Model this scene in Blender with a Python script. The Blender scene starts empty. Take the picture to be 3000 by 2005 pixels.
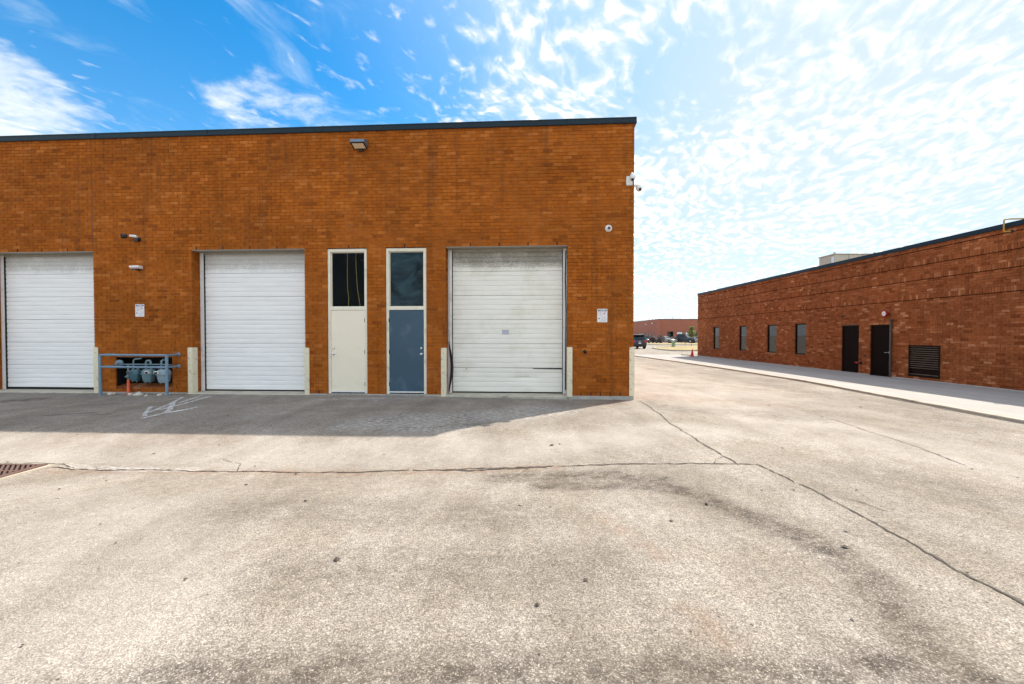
import bpy, math, random
import numpy as np
from mathutils import Vector, Matrix, noise as mnoise

random.seed(7)
rng = np.random.default_rng(7)
R = math.radians
S = bpy.context.scene
COL = S.collection

# ------------------------------------------------------------------ camera
CAM_H = 1.57
cd = bpy.data.cameras.new('camera')
cam = bpy.data.objects.new('camera', cd)
COL.objects.link(cam)
cam.location = (0, 0, CAM_H)
cam.rotation_euler = (R(90 - 1.0), 0, R(0.275))
cd.sensor_width = 36.0
cd.lens = 36.0 * 1334 / 3000
cd.shift_y = 4.2 / 3000
cd.clip_start = 0.05
cd.clip_end = 6000
S.camera = cam

# ------------------------------------------------------------------ view
S.view_settings.view_transform = 'Standard'
S.view_settings.look = 'None'
S.view_settings.gamma = 1.0
S.view_settings.use_curve_mapping = False
S.view_settings.exposure = 1.90

# ------------------------------------------------------------------ sun
SUN_V = Vector((0.62, 0.56, 1.0)).normalized()          # towards the sun
SUN_EL = math.asin(SUN_V.z)
SUN_AZ = math.atan2(SUN_V.x, SUN_V.y)
sl = bpy.data.lights.new('sun', 'SUN')
sl.energy = 2.0
sl.angle = R(0.6)
sl.color = (1.0, 0.90, 0.77)
sun = bpy.data.objects.new('sun', sl)
COL.objects.link(sun)
sun.rotation_euler = (-SUN_V).to_track_quat('-Z', 'Y').to_euler()
sun.location = (30, 30, 60)


# ------------------------------------------------------------------ node helper
class NT:
    def __init__(self, tree):
        self.t = tree
        self.n = tree.nodes
        self.l = tree.links

    def node(self, kind, **kw):
        n = self.n.new(kind)
        for k, v in kw.items():
            setattr(n, k, v)
        return n

    def put(self, sock, v):
        if v is None:
            return
        if hasattr(v, 'is_linked') or hasattr(v, 'links'):
            self.l.new(v, sock)
        else:
            if hasattr(sock.default_value, '__len__') and not hasattr(v, '__len__'):
                v = (v,) * len(sock.default_value)
            if hasattr(sock.default_value, '__len__') and len(sock.default_value) == 4 and len(v) == 3:
                v = tuple(v) + (1,)
            sock.default_value = v

    def m(self, op, a, b=None, c=None, clamp=False):
        n = self.node('ShaderNodeMath', operation=op, use_clamp=clamp)
        self.put(n.inputs[0], a)
        self.put(n.inputs[1], b)
        self.put(n.inputs[2], c)
        return n.outputs[0]

    def v(self, op, a, b=None, out=0):
        n = self.node('ShaderNodeVectorMath', operation=op)
        self.put(n.inputs[0], a)
        if b is not None:
            self.put(n.inputs[1], b)
        return n.outputs['Value'] if op in ('DOT_PRODUCT', 'LENGTH', 'DISTANCE') else n.outputs[0]

    def mix(self, f, a, b, mode='MIX'):
        n = self.node('ShaderNodeMix', data_type='RGBA', blend_type=mode)
        self.put(n.inputs[0], f)
        self.put(n.inputs[6], a)
        self.put(n.inputs[7], b)
        return n.outputs[2]

    def ss(self, x, lo, hi, a=0.0, b=1.0):
        n = self.node('ShaderNodeMapRange', interpolation_type='SMOOTHSTEP')
        for i, q in enumerate((x, lo, hi, a, b)):
            self.put(n.inputs[i], q)
        return n.outputs[0]

    def lin(self, x, lo, hi, a=0.0, b=1.0):
        n = self.node('ShaderNodeMapRange')
        for i, q in enumerate((x, lo, hi, a, b)):
            self.put(n.inputs[i], q)
        return n.outputs[0]

    def noise(self, vec, scale, detail=3, rough=0.55, dist=0.0):
        n = self.node('ShaderNodeTexNoise')
        self.put(n.inputs['Vector'], vec)
        self.put(n.inputs['Scale'], scale)
        self.put(n.inputs['Detail'], detail)
        self.put(n.inputs['Roughness'], rough)
        self.put(n.inputs['Distortion'], dist)
        return n.outputs[0]

    def voro(self, vec, scale, feat='F1', rnd=1.0):
        n = self.node('ShaderNodeTexVoronoi', feature=feat)
        self.put(n.inputs['Vector'], vec)
        self.put(n.inputs['Scale'], scale)
        self.put(n.inputs['Randomness'], rnd)
        return n

    def ramp(self, f, stops):
        n = self.node('ShaderNodeValToRGB')
        e = n.color_ramp.elements
        while len(e) < len(stops):
            e.new(0.5)
        for i, (p, c) in enumerate(stops):
            e[i].position = p
            e[i].color = tuple(c) + (1,) if len(c) == 3 else c
        self.put(n.inputs[0], f)
        return n.outputs[0]

    def comb(self, x, y, z):
        n = self.node('ShaderNodeCombineXYZ')
        for i, q in enumerate((x, y, z)):
            self.put(n.inputs[i], q)
        return n.outputs[0]

    def sep(self, v):
        n = self.node('ShaderNodeSeparateXYZ')
        self.put(n.inputs[0], v)
        return n.outputs

    def scale(self, v, s):
        return self.v('MULTIPLY', v, s)

    def bump(self, h, strength, dist=0.01):
        n = self.node('ShaderNodeBump')
        self.put(n.inputs['Strength'], strength)
        self.put(n.inputs['Distance'], dist)
        self.put(n.inputs['Height'], h)
        return n.outputs[0]


# ------------------------------------------------------------------ world: clear sky with altocumulus
W = bpy.data.worlds.new('World')
S.world = W
W.use_nodes = True
W.node_tree.nodes.clear()
k = NT(W.node_tree)
sky = k.node('ShaderNodeTexSky', sky_type='NISHITA')
sky.sun_disc = False
sky.sun_elevation = SUN_EL
sky.sun_rotation = SUN_AZ
sky.altitude = 150
sky.air_density = 1.0
sky.dust_density = 1.0
sky.ozone_density = 2.5
dirv = k.node('ShaderNodeTexCoord').outputs['Generated']
dx, dy, dz = k.sep(dirv)
zc = k.m('MAXIMUM', dz, 0.0)
zz = k.m('ADD', zc, 0.10)
p = k.comb(k.m('DIVIDE', dx, zz), k.m('DIVIDE', dy, zz), 0.0)


def blob(c, r0, r1, amp):
    c = Vector(c).normalized()
    d = k.v('DOT_PRODUCT', dirv, tuple(c))
    return k.ss(d, math.cos(R(r1)), math.cos(R(r0)), 0.0, amp)


def total(lst):
    s = lst[0]
    for q in lst[1:]:
        s = k.m('ADD', s, q)
    return s


# slow variation of the cover over the whole dome, plus the banks seen in the photograph
warp = k.noise(p, 1.1, 3, 0.6)
lowf = k.lin(k.noise(k.v('ADD', p, (3.7, 1.9, 0)), 0.85, 2, 0.5), 0.3, 0.7, 0.02, 0.34)  # cover raised over the unseen dome too, to fill the shade
banks = total([
    lowf,
    blob((0.00, 0.84, 0.56), 5, 19, -0.01),
    blob((0.17, 0.83, 0.53), 3, 14, -0.06),
    blob((0.42, 0.75, 0.51), 3, 12, 0.0),
    blob((0.66, 0.69, 0.30), 10, 27, -0.02),
    blob((0.36, 0.90, 0.24), 8, 17, 0.02),
    blob((0.80, 0.50, 0.40), 10, 26, 0.0),
    blob((-0.70, 0.66, 0.28), 3, 10, 0.12),
    blob((-0.47, 0.80, 0.36), 2, 8, 0.11),
    blob((-0.60, 0.69, 0.39), 1, 4, 0.09),
    blob((-0.40, 0.74, 0.52), 6, 27, -0.46),
    blob((-0.78, 0.50, 0.44), 6, 26, -0.40),
    blob((0.29, 0.85, 0.43), 2, 8, -0.36),
    blob((0.36, 0.80, 0.46), 1, 6, -0.14),
    blob((0.20, 0.90, 0.38), 1, 5, -0.06),
])
pw = k.v('ADD', p, k.scale(k.comb(warp, k.noise(k.v('ADD', p, (9, 4, 2)), 1.3, 2), 0), (0.35, 0.35, 0)))
vr = k.node('ShaderNodeVectorRotate', rotation_type='Z_AXIS')
vr.inputs['Angle'].default_value = R(24)
k.l.new(pw, vr.inputs['Vector'])
pr = k.v('MULTIPLY', vr.outputs[0], (1.25, 0.72, 1.0))
cell = k.noise(pr, 16.0, 3, 0.5, 0.3)
mid = k.noise(pr, 4.6, 3, 0.55)
fine = k.noise(pr, 46.0, 3, 0.6)
dens = total([k.m('MULTIPLY', k.m('SUBTRACT', cell, 0.5), 1.9), k.m('MULTIPLY', k.m('SUBTRACT', mid, 0.5), 0.55),
              k.m('MULTIPLY', k.m('SUBTRACT', fine, 0.5), 0.26), banks])
cl = k.ss(dens, -0.16, 0.50)
thick = k.ss(dens, 0.18, 0.74)
# thin veil (cirrus) that whitens the blue a little
veil = k.ss(k.m('ADD', k.m('MULTIPLY', k.m('SUBTRACT', k.noise(pr, 2.2, 5, 0.62), 0.5), 0.9), banks), -0.20, 0.50, 0.0, 0.72)
hor = k.m('POWER', k.m('SUBTRACT', 1.0, zc, None, True), 4.0)
hz = k.m('MULTIPLY', hor, 0.72)
hs = k.node('ShaderNodeHueSaturation')
hs.inputs['Saturation'].default_value = 2.1
hs.inputs['Hue'].default_value = 0.492
hs.inputs['Value'].default_value = 0.43
k.l.new(sky.outputs[0], hs.inputs['Color'])
sd = k.v('DOT_PRODUCT', dirv, tuple(SUN_V))
sunw = k.ss(sd, 0.50, 1.0)
glare = k.ss(sd, 0.52, 0.97, 0.0, 0.92)
white = k.mix(thick, (2.10, 2.16, 2.20), k.mix(sunw, (10.5, 10.1, 9.6), (13.0, 12.5, 11.8)))  # thick cloud brightened past white to add fill light
sky0 = k.mix(glare, hs.outputs[0], (1.08, 1.58, 2.08))
sky1 = k.mix(veil, sky0, k.mix(sunw, (1.05, 1.52, 2.05), (1.40, 1.74, 2.05)))
sky1 = k.mix(blob((0.62, 0.74, 0.20), 8, 36, 0.72), sky1, (1.58, 1.79, 1.97))
wv = k.v('MULTIPLY', vr.outputs[0], (1.5, 0.8, 1.0))
wn = k.noise(wv, 2.6, 6, 0.62, 0.8)
sky1 = k.mix(k.ss(wn, 0.50, 0.80, 0.0, 0.52), sky1, (1.55, 1.86, 2.08))
bankn = k.ss(k.m('ADD', k.m('MULTIPLY', k.m('SUBTRACT', k.noise(pw, 5.0, 5, 0.6), 0.5), 1.6), k.m('ADD', blob((-0.73, 0.63, 0.25), 3, 11, 0.80), blob((-0.43, 0.82, 0.36), 2, 9, 0.55))), 0.30, 0.85, 0.0, 0.85)
sky1 = k.mix(bankn, sky1, (1.95, 2.08, 2.15))
sky2 = k.mix(hz, sky1, (1.72, 1.90, 2.04))
sky3 = k.mix(k.m('MULTIPLY', cl, k.m('SUBTRACT', 1.0, k.m('MULTIPLY', hor, 0.88))), sky2, white)
bg = k.node('ShaderNodeBackground')
bg.inputs['Strength'].default_value = 0.14
k.l.new(sky3, bg.inputs['Color'])
wo = k.node('ShaderNodeOutputWorld')
k.l.new(bg.outputs[0], wo.inputs['Surface'])


# ------------------------------------------------------------------ materials
def new_mat(name):
    m = bpy.data.materials.new(name)
    m.use_nodes = True
    t = NT(m.node_tree)
    b = m.node_tree.nodes['Principled BSDF']
    return m, t, b


def paint(name, col, rough=0.5, metal=0.0, var=0.12, vscale=6.0, bump=0.0, bscale=60.0, spec=0.5, dirt=None, dirt_amt=0.0, dirt_scale=5.0):
    """a painted, metal, plastic or concrete surface with blotches, grain and optional dirt"""
    m, t, b = new_mat(name)
    oc = t.node('ShaderNodeTexCoord').outputs['Object']
    n1 = t.noise(oc, vscale, 4, 0.6)
    n2 = t.noise(oc, vscale * 9, 3, 0.6)
    f = t.m('ADD', t.m('MULTIPLY', n1, 0.65), t.m('MULTIPLY', n2, 0.35))
    lo = tuple(c * (1 - var) for c in col)
    hi = tuple(min(1, c * (1 + var)) for c in col)
    c = t.mix(t.lin(f, 0.3, 0.7), lo, hi)
    if dirt:
        dm = t.ss(t.noise(oc, dirt_scale, 5, 0.65), 0.52, 0.72, 0, dirt_amt)
        c = t.mix(dm, c, dirt)
    t.put(b.inputs['Base Color'], c)
    b.inputs['Metallic'].default_value = metal
    b.inputs['Specular IOR Level'].default_value = spec
    t.put(b.inputs['Roughness'], t.lin(n2, 0.3, 0.7, max(0.02, rough - 0.06), min(1, rough + 0.06)))
    if bump:
        t.put(b.inputs['Normal'], t.bump(t.noise(oc, bscale, 4, 0.6), bump, 0.004))
    return m


def brick_mat(name, stops, mottle=0.22):
    m, t, b = new_mat(name)
    geo = t.node('ShaderNodeNewGeometry')
    oi = t.node('ShaderNodeObjectInfo')
    r = t.m('FRACT', t.m('ADD', geo.outputs['Random Per Island'], t.m('MULTIPLY', oi.outputs['Random'], 7.31)))
    pos = geo.outputs['Position']
    base = t.ramp(r, stops)
    big = t.noise(t.v('MULTIPLY', pos, (1, 1, 1.6)), 0.55, 4, 0.6)
    med = t.noise(t.v('MULTIPLY', pos, (1.3, 1.3, 0.8)), 6.0, 5, 0.7)
    fin = t.noise(t.v('MULTIPLY', pos, (1, 1, 2.5)), 45.0, 4, 0.7)
    f = t.m('MULTIPLY', t.lin(big, 0.3, 0.7, 0.82, 1.16), t.lin(med, 0.3, 0.7, 1 - mottle, 1 + mottle))
    f = t.m('MULTIPLY', f, t.lin(fin, 0.25, 0.75, 0.60, 1.24))
    c = t.mix(1.0, base, t.comb(f, f, f), 'MULTIPLY')
    # long faint runs of soot and rain down the face
    run = t.noise(t.v('MULTIPLY', pos, (2.6, 2.6, 0.16)), 1.7, 5, 0.65)
    c = t.mix(t.ss(run, 0.50, 0.74, 0.0, 0.50), c, (0.115, 0.045, 0.016))
    c = t.mix(t.ss(t.noise(t.v('ADD', pos, (9, 2, 4)), 1.6, 6, 0.7), 0.56, 0.76, 0.0, 0.30), c, (0.46, 0.190, 0.070))
    # pale mineral bloom on the odd brick
    bl = t.m('MULTIPLY', t.ss(t.noise(pos, 9.0, 4, 0.7), 0.60, 0.78), t.ss(t.m('FRACT', t.m('MULTIPLY', r, 13.7)), 0.5, 1.0, 0, 0.30))
    c = t.mix(bl, c, (0.52, 0.30, 0.16))
    t.put(b.inputs['Base Color'], c)
    b.inputs['Roughness'].default_value = 0.88
    b.inputs['Specular IOR Level'].default_value = 0.10
    t.put(b.inputs['Normal'], t.bump(fin, 0.55, 0.004))
    return m


M = {}
M['brick_main'] = brick_mat('orange_brick', [
    (0.0, (0.255, 0.068, 0.010)), (0.05, (0.325, 0.087, 0.012)), (0.30, (0.370, 0.101, 0.012)), (0.62, (0.375, 0.104, 0.013)),
    (0.90, (0.410, 0.120, 0.018)), (1.0, (0.47, 0.150, 0.030))], 0.20)
M['brick_low'] = brick_mat('red_brown_brick', [
    (0.0, (0.200, 0.057, 0.018)), (0.10, (0.270, 0.082, 0.026)), (0.45, (0.310, 0.099, 0.034)), (0.80, (0.340, 0.114, 0.041)),
    (0.94, (0.40, 0.150, 0.060)), (1.0, (0.52, 0.245, 0.12))], 0.20)


def mortar_mat(name, dark, light):
    m, t, b = new_mat(name)
    pos = t.node('ShaderNodeNewGeometry').outputs['Position']
    n = t.noise(t.v('MULTIPLY', pos, (1, 1, 1.5)), 0.9, 5, 0.65)
    n2 = t.noise(pos, 14.0, 4, 0.7)
    f = t.m('ADD', t.m('MULTIPLY', n, 0.7), t.m('MULTIPLY', n2, 0.3))
    t.put(b.inputs['Base Color'], t.mix(t.ss(f, 0.40, 0.64), dark, light))
    b.inputs['Roughness'].default_value = 0.95
    b.inputs['Specular IOR Level'].default_value = 0.1
    t.put(b.inputs['Normal'], t.bump(n2, 0.4, 0.004))
    return m


M['mortar_main'] = mortar_mat('tan_mortar', (0.23, 0.066, 0.012), (0.58, 0.27, 0.105))
M['mortar_low'] = mortar_mat('brown_mortar', (0.16, 0.052, 0.021), (0.46, 0.22, 0.11))
M['flash'] = paint('dark_blue_flashing', (0.008, 0.022, 0.032), 0.45, 0.0, 0.15, 2.0, spec=0.22)
M['concrete'] = paint('grey_concrete', (0.42, 0.40, 0.35), 0.9, var=0.22, vscale=4, bump=0.4, bscale=70, dirt=(0.16, 0.14, 0.12), dirt_amt=0.6)
M['sill'] = paint('worn_concrete_sill', (0.44, 0.41, 0.33), 0.9, var=0.22, vscale=5, bump=0.4, bscale=70, dirt=(0.17, 0.15, 0.12), dirt_amt=0.55, dirt_scale=3)
M['cream'] = paint('cream_metal', (0.80, 0.74, 0.595), 0.5, var=0.06, vscale=3, dirt=(0.25, 0.20, 0.13), dirt_amt=0.35, dirt_scale=4)
M['guard'] = paint('cream_steel', (0.76, 0.68, 0.49), 0.55, var=0.08, vscale=3, bump=0.15, bscale=40, dirt=(0.16, 0.11, 0.06), dirt_amt=0.75, dirt_scale=6)
M['track'] = paint('white_track', (0.80, 0.79, 0.75), 0.45, var=0.07, dirt=(0.3, 0.27, 0.2), dirt_amt=0.4)
M['seal'] = paint('black_rubber', (0.012, 0.012, 0.013), 0.7, var=0.2)
M['soffit'] = paint('grey_soffit', (0.34, 0.32, 0.27), 0.7, var=0.15)
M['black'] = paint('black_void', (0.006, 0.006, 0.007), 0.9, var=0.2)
M['room'] = paint('dark_interior', (0.012, 0.012, 0.012), 0.9, var=0.3, vscale=2)
M['beige_leaf'] = paint('beige_door_paint', (0.86, 0.775, 0.61), 0.45, var=0.04, vscale=1.5, dirt=(0.42, 0.37, 0.3), dirt_amt=0.15, dirt_scale=1.5)
M['blue_leaf'] = paint('blue_door_paint', (0.032, 0.076, 0.118), 0.48, var=0.14, vscale=1.6, dirt=(0.13, 0.17, 0.22), dirt_amt=0.5, dirt_scale=2.0)
M['dark_leaf'] = paint('dark_brown_door', (0.008, 0.004, 0.003), 0.6, var=0.2, spec=0.06)
M['bronze'] = paint('dark_bronze_metal', (0.014, 0.008, 0.006), 0.55, var=0.2, spec=0.10)
M['chrome'] = paint('brushed_steel', (0.62, 0.62, 0.60), 0.25, 0.9, 0.05)
M['rail'] = paint('blue_grey_paint', (0.155, 0.255, 0.345), 0.5, var=0.12, vscale=5, dirt=(0.35, 0.42, 0.46), dirt_amt=0.4, dirt_scale=8)
M['meter1'] = paint('teal_meter', (0.060, 0.140, 0.170), 0.5, var=0.15, vscale=8)
M['meter2'] = paint('grey_teal_meter', (0.135, 0.225, 0.250), 0.5, var=0.12, vscale=8)
M['meter3'] = paint('pale_blue_meter', (0.27, 0.36, 0.40), 0.5, var=0.10, vscale=8)
M['pipe'] = paint('blue_grey_pipe', (0.16, 0.24, 0.28), 0.5, var=0.15, vscale=10)
M['grey_pipe'] = paint('grey_metal', (0.25, 0.25, 0.24), 0.45, 0.3, 0.15, 10)
M['orange'] = paint('orange_plastic', (0.72, 0.105, 0.025), 0.5, var=0.10, vscale=9)
M['stone'] = paint('pale_concrete_chunk', (0.55, 0.50, 0.42), 0.9, var=0.2, vscale=14, bump=0.5, bscale=60)
M['white_plastic'] = paint('white_plastic', (0.74, 0.75, 0.73), 0.35, var=0.04)
M['black_plastic'] = paint('black_plastic', (0.012, 0.012, 0.014), 0.25, var=0.2)
M['sign_white'] = paint('white_sign', (0.76, 0.74, 0.75), 0.4, var=0.03)
M['sign_blue'] = paint('navy_print', (0.045, 0.055, 0.20), 0.4, var=0.05)
M['sign_grey'] = paint('charcoal_print', (0.035, 0.045, 0.06), 0.4, var=0.05)
M['sign_red'] = paint('faded_red_print', (0.60, 0.36, 0.40), 0.5, var=0.05)
M['sign_pale'] = paint('faded_grey_print', (0.46, 0.45, 0.52), 0.5, var=0.05)
M['lamp_metal'] = paint('blue_grey_lamp_housing', (0.16, 0.22, 0.28), 0.25, 0.5, 0.1)
M['lamp_glass'] = paint('cream_lamp_lens', (0.86, 0.76, 0.52), 0.25, var=0.06)
M['cord'] = paint('yellow_cord', (0.80, 0.66, 0.10), 0.6, var=0.1)
M['rust'] = paint('rusty_iron', (0.115, 0.062, 0.047), 0.8, 0.0, 0.25, 8, bump=0.4, bscale=50, dirt=(0.08, 0.05, 0.04), dirt_amt=0.5)
M['kerb'] = paint('kerb_concrete', (0.40, 0.36, 0.29), 0.9, var=0.18, vscale=3, bump=0.4, bscale=50, dirt=(0.13, 0.11, 0.08), dirt_amt=0.5, dirt_scale=2)
M['tar'] = paint('dark_crack_filler', (0.060, 0.048, 0.038), 0.85, var=0.3, vscale=12)  # fills the cracks, and paints the shade line under the kerb
M['chalk'] = None
M['redpaint'] = paint('red_enamel', (0.30, 0.020, 0.016), 0.35, var=0.1)
M['bell_white'] = paint('white_enamel', (0.8, 0.8, 0.78), 0.4, var=0.04)
M['yellow'] = paint('yellow_paint', (0.44, 0.25, 0.035), 0.5, var=0.12)
M['unit'] = paint('beige_sheet_metal', (0.54, 0.46, 0.34), 0.5, var=0.06, vscale=2)
M['ledge'] = paint('dark_ledge', (0.035, 0.012, 0.007), 0.9, var=0.2, spec=0.02)  # dark colour that stands in for shadow in the wall grooves
M['conduit'] = paint('brown_pipe', (0.075, 0.052, 0.045), 0.5, var=0.15)
M['roofing'] = paint('grey_roofing', (0.14, 0.14, 0.14), 0.95, var=0.2)
M['far_brick'] = paint('distant_red_brick', (0.36, 0.130, 0.080), 0.9, var=0.10, vscale=1.2)
M['far_frame'] = paint('dark_window_frame', (0.03, 0.025, 0.025), 0.5)
M['cone'] = paint('red_orange_cone', (0.62, 0.045, 0.022), 0.5, var=0.08)
M['green_box'] = paint('pale_green_metal', (0.20, 0.31, 0.18), 0.55, var=0.08)
M['stake'] = paint('dark_stake', (0.05, 0.045, 0.035), 0.8)
M['tyre'] = paint('tyre_rubber', (0.015, 0.015, 0.016), 0.8)
M['rim'] = paint('alloy_rim', (0.42, 0.42, 0.43), 0.35, 0.7)
M['tail'] = paint('red_lamp', (0.55, 0.012, 0.012), 0.25)
M['head'] = paint('clear_lamp', (0.7, 0.72, 0.75), 0.15)
M['plate'] = paint('number_plate', (0.75, 0.76, 0.8), 0.4)
M['car_blue'] = paint('dark_blue_car_paint', (0.010, 0.022, 0.050), 0.22, var=0.05, spec=0.7)
M['car_black'] = paint('black_car_paint', (0.010, 0.011, 0.014), 0.2, var=0.05, spec=0.7)
M['car_white'] = paint('white_car_paint', (0.72, 0.73, 0.74), 0.25, var=0.03, spec=0.6)
M['car_silver'] = paint('silver_car_paint', (0.48, 0.45, 0.43), 0.25, 0.4, 0.03)
M['car_dark'] = paint('dark_slate_pickup_paint', (0.022, 0.034, 0.042), 0.22, var=0.05, spec=0.7)
M['bark'] = paint('brown_bark', (0.10, 0.07, 0.045), 0.9, var=0.25)


def chalk_mat():
    m, t, b = new_mat('white_spray_paint')
    geo = t.node('ShaderNodeNewGeometry').outputs['Position']
    n = t.noise(geo, 22.0, 4, 0.7)
    b.inputs['Roughness'].default_value = 0.9
    t.put(b.inputs['Base Color'], (0.80, 0.82, 0.84, 1))
    t.put(b.inputs['Alpha'], t.ss(n, 0.30, 0.62, 0.12, 0.55))
    return m


def glass_mat(name, tint=(0.75, 0.8, 0.8), reflection=0.0, reflection_col=(0.1, 0.2, 0.24), ior=1.5):
    m = bpy.data.materials.new(name)
    m.use_nodes = True
    m.node_tree.nodes.clear()
    t = NT(m.node_tree)
    fr = t.node('ShaderNodeFresnel')
    fr.inputs['IOR'].default_value = ior
    tr = t.node('ShaderNodeBsdfTransparent')
    t.put(tr.inputs[0], tint)
    gl = t.node('ShaderNodeBsdfGlossy')
    gl.inputs['Roughness'].default_value = 0.01
    ms = t.node('ShaderNodeMixShader')
    t.l.new(fr.outputs[0], ms.inputs[0])
    t.l.new(tr.outputs[0], ms.inputs[1])
    t.l.new(gl.outputs[0], ms.inputs[2])
    last = ms.outputs[0]
    if reflection:  # painted reflection: bluish diffuse patches mixed over the pane
        oc = t.node('ShaderNodeTexCoord').outputs['Object']
        n = t.noise(t.v('MULTIPLY', oc, (0.9, 1, 1.1)), 1.9, 3, 0.5, 0.8)
        df = t.node('ShaderNodeBsdfDiffuse')
        t.put(df.inputs[0], reflection_col)
        m2 = t.node('ShaderNodeMixShader')
        t.put(m2.inputs[0], t.ss(n, 0.32, 0.75, 0.04, reflection))
        t.l.new(last, m2.inputs[1])
        t.l.new(df.outputs[0], m2.inputs[2])
        last = m2.outputs[0]
    o = t.node('ShaderNodeOutputMaterial')
    t.l.new(last, o.inputs[0])
    return m


M['chalk'] = chalk_mat()
M['glass_clear'] = glass_mat('dark_window_glass', (0.8, 0.8, 0.8), ior=1.16)
M['glass_film'] = glass_mat('dusty_window_glass', (0.5, 0.55, 0.56), 0.62, (0.060, 0.110, 0.130), ior=1.3)  # reflection painted into the glass as a bluish haze
M['glass_low'] = glass_mat('office_window_glass', (0.12, 0.14, 0.14), ior=1.75)
M['glass_car'] = glass_mat('car_glass', (0.10, 0.13, 0.15), ior=1.7)


def door_mat(name, col, grime, amt, yellow=0.0):
    """painted sectional door: flat paint, horizontal wipe marks, real grime on the top section"""
    m, t, b = new_mat(name)
    pos = t.node('ShaderNodeNewGeometry').outputs['Position']
    x, y, z = t.sep(pos)
    streak = t.noise(t.v('MULTIPLY', pos, (0.6, 0.6, 9.0)), 2.0, 4, 0.6)
    blot = t.noise(pos, 2.2, 4, 0.6)
    f = t.lin(streak, 0.3, 0.7, 0.93, 1.04)
    c = t.mix(1.0, col, t.comb(f, f, f), 'MULTIPLY')
    if yellow:
        c = t.mix(t.ss(blot, 0.45, 0.75, 0, yellow), c, (0.62, 0.57, 0.42))
    gn = t.noise(t.v('MULTIPLY', pos, (1.0, 1.0, 1.3)), 26.0, 5, 0.75)
    gz_ = t.m('ADD', t.ss(z, 3.02, 3.5, 0.0, 0.75), t.m('MULTIPLY', t.m('SUBTRACT', blot, 0.5), 0.5))
    gm = t.m('MULTIPLY', t.ss(t.m('ADD', gz_, t.m('SUBTRACT', gn, 0.5)), 0.25, 0.85), amt)
    c = t.mix(gm, c, grime)
    # rain streaks and scuffs
    run = t.noise(t.v('MULTIPLY', pos, (9.0, 9.0, 0.5)), 1.6, 4, 0.65)
    c = t.mix(t.ss(run, 0.62, 0.80, 0, 0.08 + yellow * 0.1), c, (0.42, 0.39, 0.32))
    t.put(b.inputs['Base Color'], c)
    b.inputs['Roughness'].default_value = 0.42
    t.put(b.inputs['Normal'], t.bump(t.noise(pos, 5.0, 3, 0.5), 0.10, 0.02))
    return m


M['door_white'] = door_mat('white_door_paint', (0.88, 0.87, 0.85), (0.28, 0.25, 0.19), 0.55)
M['door_cream'] = door_mat('off_white_door_paint', (0.87, 0.84, 0.755), (0.24, 0.21, 0.16), 0.95, 0.35)


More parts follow.
